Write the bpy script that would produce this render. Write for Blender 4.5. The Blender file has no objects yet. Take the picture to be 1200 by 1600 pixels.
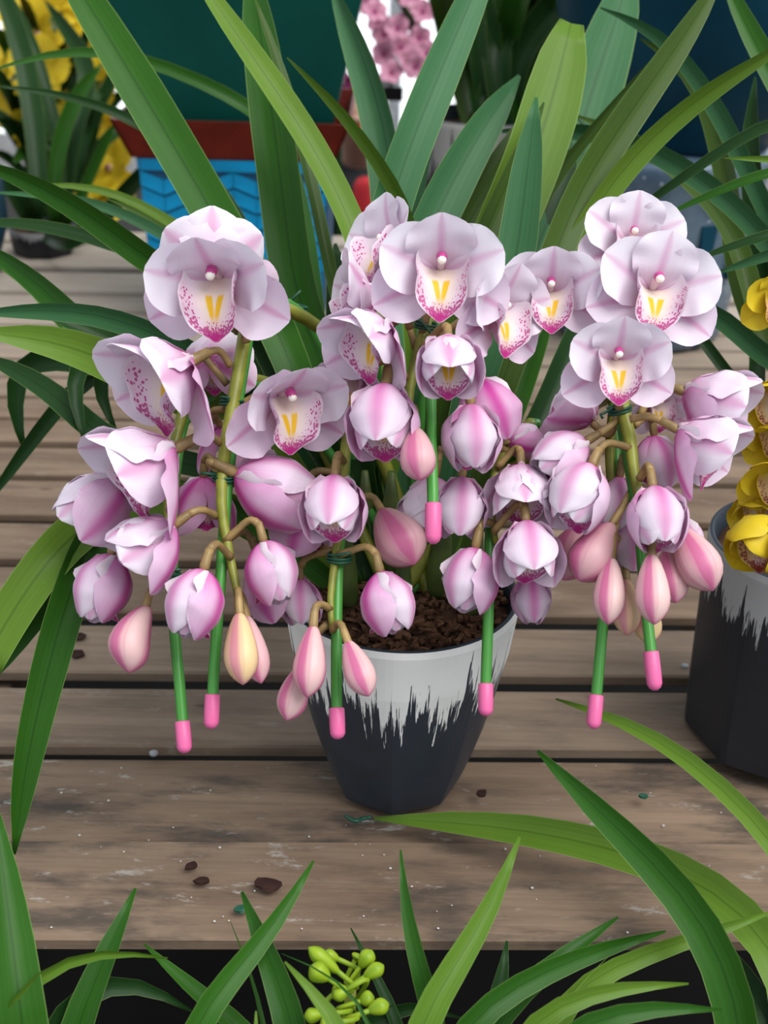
import bpy, math, random
from mathutils import Vector, Matrix, noise as mnoise
random.seed(7)
rnd = random.uniform
SC = bpy.context.scene
COL = SC.collection
# ------------------------------------------------------------------ camera, sky, sun, exposure
FPX = 2000.0
PITCH = math.radians(26.5)
ROLL = math.radians(1.4)
CAM = Vector((0, 0, 0.74))
Fw = Vector((0, math.cos(PITCH), -math.sin(PITCH)))
Up0 = Vector((0, math.sin(PITCH), math.cos(PITCH)))
R0 = Vector((1, 0, 0))
Rt = R0 * math.cos(ROLL) + Up0 * math.sin(ROLL)
Up = Up0 * math.cos(ROLL) - R0 * math.sin(ROLL)
cd = bpy.data.cameras.new('camera')
cd.sensor_fit = 'VERTICAL'; cd.sensor_height = 24.0; cd.sensor_width = 18.0
cd.lens = FPX / 1600 * 24.0
cd.clip_start = 0.01
cd.dof.use_dof = True; cd.dof.focus_distance = 0.97; cd.dof.aperture_fstop = 5.0
cam = bpy.data.objects.new('camera', cd); COL.objects.link(cam)
cam.matrix_world = Matrix(((Rt.x, Up.x, -Fw.x, CAM.x), (Rt.y, Up.y, -Fw.y, CAM.y), (Rt.z, Up.z, -Fw.z, CAM.z), (0, 0, 0, 1)))
SC.camera = cam

w = bpy.data.worlds.new('overcast_sky'); SC.world = w; w.use_nodes = True
bg = w.node_tree.nodes['Background']
bg.inputs[0].default_value = (0.86, 0.93, 1.0, 1); bg.inputs[1].default_value = 0.66
sd = bpy.data.lights.new('soft_sun', 'SUN'); sd.energy = 2.5; sd.angle = math.radians(45); sd.color = (1.0, 0.98, 0.95)
sun = bpy.data.objects.new('soft_sun', sd); COL.objects.link(sun)
sun.rotation_euler = Vector((-.40, .30, -.87)).to_track_quat('-Z', 'Y').to_euler()

SC.view_settings.view_transform = 'Standard'; SC.view_settings.look = 'None'
SC.view_settings.exposure = 0.55; SC.view_settings.gamma = 1.0; SC.view_settings.use_curve_mapping = False

# ------------------------------------------------------------------ helpers
def P(px, py, D):
    """world point seen at photo pixel (px,py) at distance D along the optical axis"""
    return CAM + D * (Fw + Rt * ((px - 600) / FPX) + Up * ((800 - py) / FPX))
def plane_z(px, py, z=0.0):
    d = Fw + Rt * ((px - 600) / FPX) + Up * ((800 - py) / FPX)
    return CAM + d * ((z - CAM.z) / d.z)
def vdir(x, y, t):
    """direction: x right, y up in the picture, t towards the viewer"""
    return (Rt * x + Up * y - Fw * t).normalized()

WO = {}
def link(o, origin, parent=None):
    COL.objects.link(o)
    WO[o.name] = Vector(origin)
    if parent is not None:
        o.parent = parent
        o.location = Vector(origin) - WO[parent.name]
    else:
        o.location = origin
    return o
def empty(name, origin, label, cat, group=None):
    o = bpy.data.objects.new(name, None); o.empty_display_size = 0.02
    link(o, origin); tag(o, label, cat, group)
    return o
def tag(o, label=None, cat=None, group=None, kind=None):
    if label: o['label'] = label
    if cat: o['category'] = cat
    if group: o['group'] = group
    if kind: o['kind'] = kind
    return o
def mesh(name, verts, faces, mats, parent=None, uvs=None, midx=None, smooth=True, origin=None, sharp=None):
    if origin is None:
        n = len(verts); origin = sum((Vector(v) for v in verts), Vector()) / n
    origin = Vector(origin)
    me = bpy.data.meshes.new(name)
    me.from_pydata([tuple(Vector(v) - origin) for v in verts], [], faces)
    if not isinstance(mats, (list, tuple)): mats = [mats]
    for m in mats: me.materials.append(m)
    if midx: me.polygons.foreach_set('material_index', midx)
    me.polygons.foreach_set('use_smooth', [smooth] * len(me.polygons))
    if uvs:
        ul = me.uv_layers.new(name='UVMap')
        for lp in me.loops: ul.data[lp.index].uv = uvs[lp.vertex_index]
    if sharp:
        at = me.attributes.new('sharp_edge', 'BOOLEAN', 'EDGE')
        at.data.foreach_set('value', [e.vertices[0] in sharp and e.vertices[1] in sharp for e in me.edges])
    me.update()
    o = bpy.data.objects.new(name, me)
    return link(o, origin, parent)

def spline(pts, n, smooth=0):
    """Catmull-Rom through vectors -> n+1 points"""
    pts = [Vector(p) for p in pts]
    if len(pts) == 2: return [pts[0].lerp(pts[1], i / n) for i in range(n + 1)]
    ext = [pts[0] * 2 - pts[1]] + pts + [pts[-1] * 2 - pts[-2]]
    seg = len(pts) - 1; out = []
    lens = [(pts[i + 1] - pts[i]).length for i in range(seg)]; tot = sum(lens)
    for k in range(n + 1):
        d = tot * k / n; i = 0
        while i < seg - 1 and d > lens[i]: d -= lens[i]; i += 1
        t = min(1, d / max(lens[i], 1e-9))
        a, b, c, e = ext[i], ext[i + 1], ext[i + 2], ext[i + 3]
        out.append(0.5 * ((2 * b) + (c - a) * t + (2 * a - 5 * b + 4 * c - e) * t * t + (3 * b - a - 3 * c + e) * t ** 3))
    for _ in range(smooth):
        out = [out[0]] + [out[i] * .5 + (out[i - 1] + out[i + 1]) * .25 for i in range(1, n)] + [out[-1]]
    return out
def tube_data(path, radii, ns=8):
    n = len(path); V = []; Fs = []; UV = []
    prev = None
    for i, p in enumerate(path):
        T = (path[min(i + 1, n - 1)] - path[max(i - 1, 0)]).normalized()
        if prev is None:
            a = Vector((0, 0, 1)) if abs(T.z) < 0.9 else Vector((1, 0, 0))
            N = T.cross(a).normalized()
        else:
            N = (prev - T * prev.dot(T)).normalized()
        prev = N; B = T.cross(N)
        r = radii[i] if isinstance(radii, (list, tuple)) else radii
        for k in range(ns):
            an = 2 * math.pi * k / ns
            V.append(p + (N * math.cos(an) + B * math.sin(an)) * r); UV.append((i / (n - 1), k / ns))
    for i in range(n - 1):
        for k in range(ns):
            k2 = (k + 1) % ns
            Fs.append((i * ns + k, i * ns + k2, (i + 1) * ns + k2, (i + 1) * ns + k))
    Fs.append(tuple(range(ns))[::-1]); Fs.append(tuple((n - 1) * ns + k for k in range(ns)))
    return V, Fs, UV
def tube(name, pts, radii, mat, parent, n=None, ns=8):
    if n: path = spline(pts, n, 2)
    else: path = [Vector(p) for p in pts]
    if isinstance(radii, (list, tuple)) and len(radii) != len(path):
        m = len(radii) - 1
        radii = [radii[min(int(i / (len(path) - 1) * m), m - 1)] * (1 - ((i / (len(path) - 1) * m) - min(int(i / (len(path) - 1) * m), m - 1))) +
                 radii[min(int(i / (len(path) - 1) * m), m - 1) + 1] * ((i / (len(path) - 1) * m) - min(int(i / (len(path) - 1) * m), m - 1)) for i in range(len(path))]
    V, Fs, UV = tube_data(path, radii, ns)
    return mesh(name, V, Fs, mat, parent, UV)
def lathe_data(c, axis, prof, ns=20, bump=None):
    """prof: (distance along axis, radius)"""
    axis = axis.normalized()
    a = Vector((0, 0, 1)) if abs(axis.z) < 0.9 else Vector((1, 0, 0))
    N = axis.cross(a).normalized(); B = axis.cross(N)
    V = []; Fs = []; UV = []
    for i, (d, r) in enumerate(prof):
        for k in range(ns):
            an = 2 * math.pi * k / ns
            rr = r * (bump(an, i / (len(prof) - 1)) if bump else 1)
            V.append(c + axis * d + (N * math.cos(an) + B * math.sin(an)) * rr); UV.append((i / (len(prof) - 1), k / ns))
    for i in range(len(prof) - 1):
        for k in range(ns):
            k2 = (k + 1) % ns
            Fs.append((i * ns + k, i * ns + k2, (i + 1) * ns + k2, (i + 1) * ns + k))
    Fs.append(tuple(range(ns))[::-1]); Fs.append(tuple((len(prof) - 1) * ns + k for k in range(ns)))
    return V, Fs, UV
def interp(tab, s):
    for i in range(len(tab) - 1):
        if s <= tab[i + 1][0]:
            a, b = tab[i], tab[i + 1]
            t = (s - a[0]) / (b[0] - a[0]); return a[1] + (b[1] - a[1]) * t
    return tab[-1][1]
def sm(tab, s, h=0.04):
    return (interp(tab, max(0, s - h)) + 2 * interp(tab, s) + interp(tab, min(1, s + h))) / 4
def box_data(x0, x1, y0, y1, z0, z1, b=0.0):
    """box with chamfered top/bottom edges along its length (8-sided section in y,z)"""
    sec = [(y0 + b, z0), (y1 - b, z0), (y1, z0 + b), (y1, z1 - b), (y1 - b, z1), (y0 + b, z1), (y0, z1 - b), (y0, z0 + b)]
    V = [(x0, y, z) for y, z in sec] + [(x1, y, z) for y, z in sec]
    Fs = [(k, k + 8, (k + 1) % 8 + 8, (k + 1) % 8) for k in range(8)] + [tuple(range(8)), tuple(range(15, 7, -1))]
    return V, Fs

# ------------------------------------------------------------------ materials
class NT:
    def __init__(self, name):
        self.m = bpy.data.materials.new(name); self.m.use_nodes = True
        self.t = self.m.node_tree; self.b = self.t.nodes['Principled BSDF']; self.out = self.t.nodes['Material Output']
    def n(self, typ, **kw):
        nd = self.t.nodes.new(typ)
        for k, v in kw.items(): setattr(nd, k, v)
        return nd
    def put(self, sock, v):
        if hasattr(v, 'links') or isinstance(v, bpy.types.NodeSocket): self.t.links.new(v, sock)
        elif isinstance(v, (tuple, list)) and sock.type == 'RGBA' and len(v) == 3: sock.default_value = (*v, 1)
        else: sock.default_value = v
    def math(self, op, a, b=None, c=None, clamp=False):
        nd = self.n('ShaderNodeMath', operation=op, use_clamp=clamp)
        self.put(nd.inputs[0], a)
        if b is not None: self.put(nd.inputs[1], b)
        if c is not None: self.put(nd.inputs[2], c)
        return nd.outputs[0]
    def mix(self, f, a, b, mode='MIX'):
        nd = self.n('ShaderNodeMix', data_type='RGBA', blend_type=mode)
        self.put(nd.inputs[0], f); self.put(nd.inputs[6], a); self.put(nd.inputs[7], b)
        return nd.outputs[2]
    def ss(self, v, a, b, lo=0.0, hi=1.0):
        nd = self.n('ShaderNodeMapRange', interpolation_type='SMOOTHSTEP')
        self.put(nd.inputs[0], v); nd.inputs[1].default_value = a; nd.inputs[2].default_value = b
        nd.inputs[3].default_value = lo; nd.inputs[4].default_value = hi
        return nd.outputs[0]
    def uv(self):
        tc = self.n('ShaderNodeTexCoord'); sp = self.n('ShaderNodeSeparateXYZ'); self.t.links.new(tc.outputs['UV'], sp.inputs[0])
        return tc.outputs['UV'], sp.outputs[0], sp.outputs[1]
    def obj(self): return self.n('ShaderNodeTexCoord').outputs['Object']
    def scale(self, vec, s, loc=(0, 0, 0)):
        nd = self.n('ShaderNodeMapping'); self.put(nd.inputs[0], vec); nd.inputs[3].default_value = s; nd.inputs[1].default_value = loc
        return nd.outputs[0]
    def noise(self, vec, sc, det=3, rough=0.5):
        nd = self.n('ShaderNodeTexNoise'); self.put(nd.inputs['Vector'], vec)
        nd.inputs['Scale'].default_value = sc; nd.inputs['Detail'].default_value = det; nd.inputs['Roughness'].default_value = rough
        return nd.outputs[0]
    def voro(self, vec, sc):
        nd = self.n('ShaderNodeTexVoronoi'); self.put(nd.inputs['Vector'], vec); nd.inputs['Scale'].default_value = sc
        return nd.outputs[0]
    def rand(self): return self.n('ShaderNodeObjectInfo').outputs['Random']
    def attr(self, name):
        nd = self.n('ShaderNodeAttribute', attribute_type='OBJECT', attribute_name=name); return nd.outputs['Fac']
    def bump(self, h, st, dist=0.01):
        nd = self.n('ShaderNodeBump'); nd.inputs['Strength'].default_value = st; nd.inputs['Distance'].default_value = dist
        self.put(nd.inputs['Height'], h); self.t.links.new(nd.outputs[0], self.b.inputs['Normal'])
    def done(self, col, rough=0.5, spec=0.4, trans=0.0):
        self.put(self.b.inputs['Base Color'], col); self.put(self.b.inputs['Roughness'], rough)
        self.b.inputs['Specular IOR Level'].default_value = spec
        if trans:
            tr = self.n('ShaderNodeBsdfTranslucent'); self.put(tr.inputs[0], col)
            ms = self.n('ShaderNodeMixShader'); ms.inputs[0].default_value = trans
            self.t.links.new(self.b.outputs[0], ms.inputs[1]); self.t.links.new(tr.outputs[0], ms.inputs[2])
            self.t.links.new(ms.outputs[0], self.out.inputs[0])
        return self.m
def plain(name, col, rough=0.5, spec=0.4, var=0.12, sc=30.0, trans=0, k=0.74):
    col = tuple(x * k for x in col)
    t = NT(name); nz = t.noise(t.obj(), sc)
    c = t.mix(t.ss(nz, 0.3, 0.7), tuple(x * (1 - var) for x in col), tuple(min(1, x * (1 + var)) for x in col))
    return t.done(c, rough, spec, trans)

def petal_mat(name, white, pale, deep, mid_w, mid_s, base_s, pk_s, trans=0.35):
    t = NT(name); uv, s, v = t.uv()
    av = t.math('ABSOLUTE', t.math('MULTIPLY_ADD', v, 2.0, -1.0))
    streak = t.noise(t.scale(uv, (1.5, 26, 1)), 1.0, 2)
    mid = t.math('MULTIPLY', t.ss(av, 0.0, mid_w, 1.0, 0.0), t.math('MULTIPLY_ADD', s, -0.35, 1.0))
    base = t.math('POWER', t.math('SUBTRACT', 1.0, s, clamp=True), 2.6)
    pk = t.attr('pink')
    cloud = t.noise(t.obj(), 45.0, 2)
    wash = t.math('MULTIPLY', pk, t.math('MULTIPLY_ADD', cloud, 1.2, 0.35))
    lines = t.math('MULTIPLY', t.ss(streak, 0.45, 0.75), 0.10)
    f1 = t.math('ADD', t.math('MULTIPLY', wash, pk_s), t.math('ADD', t.math('MULTIPLY', base, base_s), lines), clamp=True)
    c1 = t.mix(f1, white, pale)
    f2 = t.math('MULTIPLY', mid, t.math('MULTIPLY_ADD', pk, 0.6, mid_s), clamp=True)
    f3 = t.math('MAXIMUM', f2, t.math('MULTIPLY', t.math('POWER', base, 3.0), 0.8), clamp=True)
    c2 = t.mix(f3, c1, deep)
    m = t.done(c2, 0.5, 0.25, trans)
    return m
WHITE = (0.90, 0.87, 0.92)
M = {}
M['pet_in'] = petal_mat('petal_inside', WHITE, (0.80, 0.54, 0.74), (0.68, 0.20, 0.48), 0.20, 0.42, 0.55, 0.62)
M['pet_out'] = petal_mat('petal_outside', WHITE, (0.78, 0.33, 0.62), (0.66, 0.07, 0.40), 0.42, 0.55, 0.62, 0.66)
YL = (0.80, 0.62, 0.03)
M['yel_in'] = petal_mat('yellow_petal_inside', YL, (0.78, 0.58, 0.02), (0.60, 0.42, 0.03), 0.1, 0.2, 0.3, 0.5)
M['yel_out'] = petal_mat('yellow_petal_outside', YL, (0.76, 0.60, 0.04), (0.58, 0.45, 0.05), 0.1, 0.2, 0.3, 0.5)
M['phal_in'] = petal_mat('pink_moth_petal_inside', (0.70, 0.40, 0.50), (0.55, 0.16, 0.30), (0.40, 0.05, 0.20), 0.1, 0.3, 0.6, 0.8)
M['mag_in'] = petal_mat('magenta_moth_petal', (0.42, 0.06, 0.24), (0.30, 0.02, 0.16), (0.25, 0.01, 0.12), 0.1, 0.3, 0.6, 0.8)

def lip_mat(name, body, spot, yellow):
    t = NT(name); uv, s, v = t.uv()
    sv = t.math('MULTIPLY_ADD', v, 2.0, -1.0); av = t.math('ABSOLUTE', sv)
    d = t.voro(t.scale(uv, (25, 26, 1)), 1.0)
    dens = t.math('MAXIMUM', t.ss(av, 0.25, 0.72), t.ss(s, 0.62, 0.85))
    dens = t.math('MULTIPLY', dens, t.ss(av, 0.88, 0.97, 1, 0))
    dens = t.math('MULTIPLY', dens, t.ss(s, 0.22, 0.42))
    thr = t.math('MULTIPLY', dens, t.math('MULTIPLY_ADD', t.ss(s, 0.5, 0.95), 0.30, 0.42))
    sp = t.math('LESS_THAN', d, thr)
    sp = t.math('MULTIPLY', sp, t.math('GREATER_THAN', dens, 0.05))
    c = t.mix(t.ss(av, 0.1, 0.7), (0.86, 0.72, 0.62), body)
    c = t.mix(t.math('MULTIPLY', dens, 0.35), c, (0.78, 0.38, 0.60))
    dv = t.math('ABSOLUTE', t.math('SUBTRACT', av, t.math('MULTIPLY_ADD', s, -0.28, 0.25)))
    ym = t.math('MULTIPLY', t.ss(dv, 0.055, 0.10, 1, 0), t.math('MULTIPLY', t.ss(s, 0.34, 0.40), t.ss(s, 0.62, 0.78, 1, 0)))
    keel = t.ss(av, 0.01, 0.05)
    c = t.mix(t.math('MULTIPLY', ym, t.math('MULTIPLY_ADD', keel, 0.4, 0.6)), c, yellow)
    c = t.mix(t.math('MULTIPLY', sp, 0.85), c, spot)
    tip = t.math('MULTIPLY', t.ss(s, 0.80, 0.92), t.math('MULTIPLY', t.ss(av, 0.55, 0.95, 1, 0), t.ss(s, 0.975, 0.995, 1, 0)))
    c = t.mix(t.math('MULTIPLY', tip, 0.9), c, spot)
    return t.done(c, 0.5, 0.25, 0.25)
M['lip'] = lip_mat('speckled_lip', (0.86, 0.76, 0.83), (0.50, 0.015, 0.22), (0.86, 0.52, 0.02))
M['ylip'] = lip_mat('yellow_lip', (0.75, 0.55, 0.05), (0.25, 0.02, 0.01), (0.8, 0.5, 0.02))
t = NT('column_pink'); uv, s, v = t.uv()
M['column'] = t.done(t.mix(t.ss(s, 0.55, 0.85), (0.82, 0.62, 0.68), (0.60, 0.07, 0.30)), 0.45, 0.3, 0.2)
M['anther'] = plain('anther_cap', (0.88, 0.84, 0.74), 0.4, k=1)
def bud_mat(name, cream, pink, red):
    t = NT(name); uv, s, v = t.uv()
    tri = t.math('ABSOLUTE', t.math('MULTIPLY_ADD', t.math('FRACT', t.math('MULTIPLY', v, 3.0)), 2.0, -1.0))
    streak = t.noise(t.scale(uv, (1.2, 26, 1), (3, 0, 0)), 1.0, 2)
    seam = t.ss(tri, 0.55, 1.0)
    f = t.math('SUBTRACT', t.math('ADD', t.ss(tri, 0.7, 0.0), t.math('MULTIPLY_ADD', streak, 1.5, -0.65)), t.math('MULTIPLY', seam, 0.35), clamp=True)
    c = t.mix(f, cream, pink)
    c = t.mix(t.math('MULTIPLY', t.ss(s, 0.2, 0.0), 0.8), c, red)
    c = t.mix(t.math('MULTIPLY', t.ss(s, 0.8, 1.0), 0.8), c, pink)
    pk = t.attr('pink')
    c = t.mix(t.math('MULTIPLY', pk, 0.5), c, pink)
    return t.done(c, 0.42, 0.35, 0.15)
M['bud'] = bud_mat('pink_bud', (0.76, 0.54, 0.50), (0.58, 0.15, 0.29), (0.54, 0.09, 0.14))
M['budy'] = bud_mat('cream_bud', (0.78, 0.58, 0.30), (0.62, 0.25, 0.28), (0.55, 0.14, 0.14))
M['gbud'] = bud_mat('green_bud', (0.28, 0.40, 0.015), (0.20, 0.33, 0.015), (0.16, 0.30, 0.02))
M['pedicel'] = plain('pedicel_olive', (0.36, 0.24, 0.09), 0.45, var=0.35, sc=60)
M['stem'] = plain('spike_green', (0.27, 0.29, 0.035), 0.4, var=0.3, sc=40)
M['stake'] = plain('green_plastic_stake', (0.075, 0.34, 0.05), 0.35, var=0.1)
M['cap'] = plain('pink_plastic_cap', (0.90, 0.16, 0.40), 0.4, var=0.04)
M['tie'] = plain('green_wire_tie', (0.01, 0.09, 0.05), 0.4)
M['bulb'] = plain('pseudobulb_green', (0.10, 0.15, 0.03), 0.5, var=0.4)
M['bark'] = plain('bark_mulch', (0.085, 0.045, 0.028), 0.9, 0.1, var=0.6, sc=25)
M['dry'] = plain('dry_leaf', (0.045, 0.022, 0.018), 0.9, 0.1, var=0.3)
M['perlite'] = plain('white_grain', (0.7, 0.7, 0.68), 0.8, 0.1)

def leaf_mat(name, c0, c1, rough=0.36):
    c0 = tuple(x * .56 for x in c0); c1 = tuple(x * .56 for x in c1)
    t = NT(name); uv, s, v = t.uv()
    av = t.math('ABSOLUTE', t.math('MULTIPLY_ADD', v, 2.0, -1.0))
    ln = t.noise(t.scale(uv, (2.0, 40, 1)), 1.0, 2)
    f = t.math('ADD', t.math('MULTIPLY', t.rand(), 0.5), t.math('MULTIPLY', t.noise(t.obj(), 14.0), 0.6), clamp=True)
    c = t.mix(f, c0, c1)
    c = t.mix(t.math('MULTIPLY', t.ss(ln, 0.4, 0.7), 0.22), c, tuple(x * 1.5 for x in c1))
    c = t.mix(t.math('MULTIPLY', t.ss(av, 0.02, 0.08, 1, 0), 0.45), c, tuple(x * 0.5 for x in c0))
    c = t.mix(t.math('MULTIPLY', t.ss(av, 0.94, 1.0), 0.5), c, (0.28, 0.40, 0.12))
    return t.done(c, rough, 0.14, 0.16)
M['leaf'] = leaf_mat('orchid_leaf', (0.020, 0.105, 0.008), (0.055, 0.20, 0.018))
M['leafblue'] = leaf_mat('orchid_leaf_bluish', (0.055, 0.20, 0.075), (0.10, 0.29, 0.115), 0.42)
M['leafyel'] = leaf_mat('orchid_leaf_young', (0.11, 0.26, 0.018), (0.21, 0.37, 0.045))
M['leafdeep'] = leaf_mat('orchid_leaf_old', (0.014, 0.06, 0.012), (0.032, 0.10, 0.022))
M['leafol'] = leaf_mat('orchid_leaf_olive', (0.06, 0.13, 0.02), (0.11, 0.20, 0.03))

def wood_mat():
    t = NT('weathered_plank'); o = t.obj(); r = t.rand()
    off = t.n('ShaderNodeVectorMath', operation='ADD'); t.put(off.inputs[0], o)
    cb = t.n('ShaderNodeCombineXYZ'); t.put(cb.inputs[0], t.math('MULTIPLY', r, 37.0)); t.put(cb.inputs[1], t.math('MULTIPLY', r, 11.0))
    t.t.links.new(cb.outputs[0], off.inputs[1]); p = off.outputs[0]
    grain = t.noise(t.scale(p, (3.0, 130, 130)), 1.0, 5, 0.6)
    fine = t.noise(t.scale(p, (16.0, 500, 400)), 1.0, 3, 0.7)
    blot = t.noise(t.scale(p, (3.2, 16, 10)), 1.0, 5, 0.62)
    dark = t.noise(t.scale(p, (6.0, 22, 10), (5, 2, 0)), 1.0, 5, 0.65)
    c = t.mix(t.ss(blot, 0.3, 0.7), (0.125, 0.083, 0.056), (0.225, 0.158, 0.108))
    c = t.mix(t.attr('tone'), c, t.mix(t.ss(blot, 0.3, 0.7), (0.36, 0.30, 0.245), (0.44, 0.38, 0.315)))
    c = t.mix(t.math('MULTIPLY', t.ss(grain, 0.42, 0.72), 0.40), c, (0.11, 0.075, 0.052))
    c = t.mix(t.math('MULTIPLY', t.ss(fine, 0.5, 0.8), 0.22), c, (0.33, 0.27, 0.21))
    c = t.mix(t.math('MULTIPLY', t.ss(dark, 0.46, 0.66), t.math('MULTIPLY', t.attr('grime'), 0.9)), c, (0.045, 0.038, 0.032))
    moss = t.noise(t.scale(p, (16, 48, 20), (9, 9, 1)), 1.0, 6, 0.75)
    c = t.mix(t.math('MULTIPLY', t.ss(moss, 0.58, 0.68), t.math('MULTIPLY', t.attr('grime'), 0.55)), c, (0.40, 0.40, 0.37))
    kn = t.voro(t.scale(p, (4.5, 13, 1)), 1.0)
    c = t.mix(t.ss(kn, 0.03, 0.075, 0.75, 0.0), c, (0.06, 0.032, 0.02))
    t.bump(grain, 0.25, 0.002)
    return t.done(c, 0.75, 0.2)
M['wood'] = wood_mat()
def beam_mat():
    t = NT('dark_beam'); g = t.noise(t.scale(t.obj(), (60, 3, 60)), 1.0, 4)
    return t.done(t.mix(g, (0.10, 0.07, 0.05), (0.2, 0.15, 0.11)), 0.8, 0.2)
M['beam'] = beam_mat()

def splash_pot(name, base, paint, reach, amp):
    t = NT(name); uv, u, v = t.uv()          # u around, v 0 bottom .. 1 rim
    a = t.noise(t.scale(uv, (11, 0, 0)), 1.0, 2); b = t.noise(t.scale(uv, (80, 0.6, 0)), 1.0, 2); c_ = t.noise(t.scale(uv, (230, 4, 0)), 1.0, 3)
    th = t.math('ADD', t.math('MULTIPLY', t.math('SUBTRACT', a, 0.5), amp * 0.9), t.math('ADD', t.math('MULTIPLY', t.math('SUBTRACT', b, 0.5), amp * 2.2), t.math('MULTIPLY', t.math('SUBTRACT', c_, 0.5), amp * 1.1)))
    lim = t.math('ADD', t.math('SUBTRACT', 1.0, v), th)
    f = t.math('LESS_THAN', lim, reach)
    f = t.math('MULTIPLY', f, t.math('GREATER_THAN', t.math('ADD', c_, t.math('MULTIPLY', v, 0.5)), 0.80))
    f = t.math('MAXIMUM', f, t.math('LESS_THAN', lim, reach * 0.35))
    nz = t.noise(t.obj(), 26.0, 4)
    cc = t.mix(f, t.mix(nz, tuple(x * 0.75 for x in base), tuple(x * 1.3 for x in base)), t.mix(nz, tuple(x * 0.85 for x in paint), paint))
    return t.done(cc, t.mix(f, (0.42,) * 3, (0.8,) * 3), 0.35)
M['pot'] = splash_pot('slate_pot_white_brushed_rim', (0.026, 0.034, 0.048), (0.88, 0.87, 0.84), 0.36, 0.62)
M['pot2'] = splash_pot('black_pot_grey_brushed_rim', (0.018, 0.02, 0.026), (0.40, 0.40, 0.40), 0.24, 0.34)
M['potin'] = plain('pot_inner_navy', (0.022, 0.032, 0.050), 0.5)
M['blue'] = plain('bright_blue_glaze', (0.004, 0.27, 0.54), 0.5, 0.15, var=0.18, sc=12)
M['bluedark'] = plain('blue_groove', (0.006, 0.09, 0.20), 0.6)
M['tray'] = plain('red_brown_plastic', (0.165, 0.018, 0.010), 0.45, 0.15, var=0.15)
M['greenpot'] = plain('dark_green_plastic', (0.004, 0.085, 0.066), 0.5, 0.12, var=0.12, sc=5)
M['tealpot'] = plain('dark_teal_glaze', (0.003, 0.055, 0.095), 0.4, 0.15, var=0.2, sc=5)
def drum_mat():
    t = NT('blue_grey_glaze'); o = t.obj(); n = t.noise(o, 14.0, 4, 0.6)
    c = t.mix(t.ss(n, 0.35, 0.7), (0.055, 0.095, 0.145), (0.12, 0.18, 0.235))
    d = t.voro(o, 55.0); c = t.mix(t.ss(d, 0.10, 0.2, 0.75, 0), c, (0.45, 0.52, 0.58))
    return t.done(c, 0.35, 0.5)
M['drum'] = drum_mat()
M['floor'] = plain('damp_concrete', (0.012, 0.011, 0.010), 0.85, 0.2, var=0.3, sc=3)
M['wallm'] = plain('pale_wall_paint', (0.5, 0.5, 0.5), 0.8, 0.2)
M['frame'] = plain('aluminium_frame', (0.45, 0.47, 0.5), 0.4)
gl = NT('daylit_frosted_glazing'); gl.done((0.8, 0.85, 0.88), 0.4); gl.b.inputs['Emission Color'].default_value = (0.93, 0.97, 1, 1); gl.b.inputs['Emission Strength'].default_value = 0.75
M['glaze'] = gl.m
M['skin'] = plain('skin', (0.45, 0.25, 0.18), 0.55, var=0.08)
M['hair'] = plain('black_hair', (0.012, 0.010, 0.010), 0.5)
M['jacket'] = plain('black_jacket', (0.012, 0.013, 0.018), 0.8)
M['vest'] = plain('red_cloth', (0.50, 0.012, 0.02), 0.7)
M['trouser'] = plain('dark_trousers', (0.02, 0.022, 0.03), 0.8)
M['zinc'] = plain('nail_steel', (0.35, 0.36, 0.38), 0.4)

# ------------------------------------------------------------------ setting
V, Fs = box_data(-6, 6, -3, 7.6, -0.66, -0.60)
tag(mesh('floor', V, Fs, M['floor'], smooth=False, origin=(0, 2, -0.6)), 'dark damp concrete greenhouse floor under the bench', 'floor', kind='structure')
# daylit glazed end wall of the greenhouse
V, Fs = box_data(-6, 6, 6.30, 6.42, -0.6, -0.42)
tag(mesh('wall_back', V, Fs, M['wallm'], smooth=False), 'low pale wall below the daylit glazing', 'wall', kind='structure')
wn = empty('window_1', (0, 6.36, -0.42), 'bright frosted greenhouse glazing behind the plants', 'window'); wn['kind'] = 'structure'
for i in range(10):
    x0 = -6 + i * 1.2
    V, Fs = box_data(x0 + 0.03, x0 + 1.17, 6.35, 6.37, -0.42, 2.4)
    mesh('pane', V, Fs, M['glaze'], wn, smooth=False)
for i in range(11):
    x0 = -6 + i * 1.2
    V, Fs = box_data(x0 - 0.03, x0 + 0.03, 6.32, 6.40, -0.42, 2.4)
    mesh('mullion', V, Fs, M['frame'], wn, smooth=False)

# ------------------------------------------------------------------ bench
bench = empty('slatted_bench', (0, 0.75, 0), 'weathered wooden slatted bench carrying the flower pots', 'bench')
YAW = math.radians(1.7)
slats = [(1466, 1313, -.001, .9), (1310, 1180, -.006, 1.0), (1173, 1083, .004, .35), (1057, 984, .003, .2), (962, 893, .002, .25), (878, 824, .001, .4), (811, 759, .002, .4),
         (747, 706, 0, .3), (697, 665, .002, .3), (658, 630, 0, .2), (625, 599, .001, .2), (595, 571, 0, .2), (566, 543, .001, .2), (539, 518, 0, .1), (514, 497, .001, .1),
         (493, 470, 0, .1), (464, 436, .003, .1), (427, 408, .003, .1), (405, 389, 0, .1), (386, 370, .001, .1)]
cz, sz = math.cos(YAW), math.sin(YAW)
def yaw(p, c=(0.0, 0.75)):
    x, y = p[0] - c[0], p[1] - c[1]
    return Vector((c[0] + x * cz - y * sz, c[1] + x * sz + y * cz, p[2]))
SL = []
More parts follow.
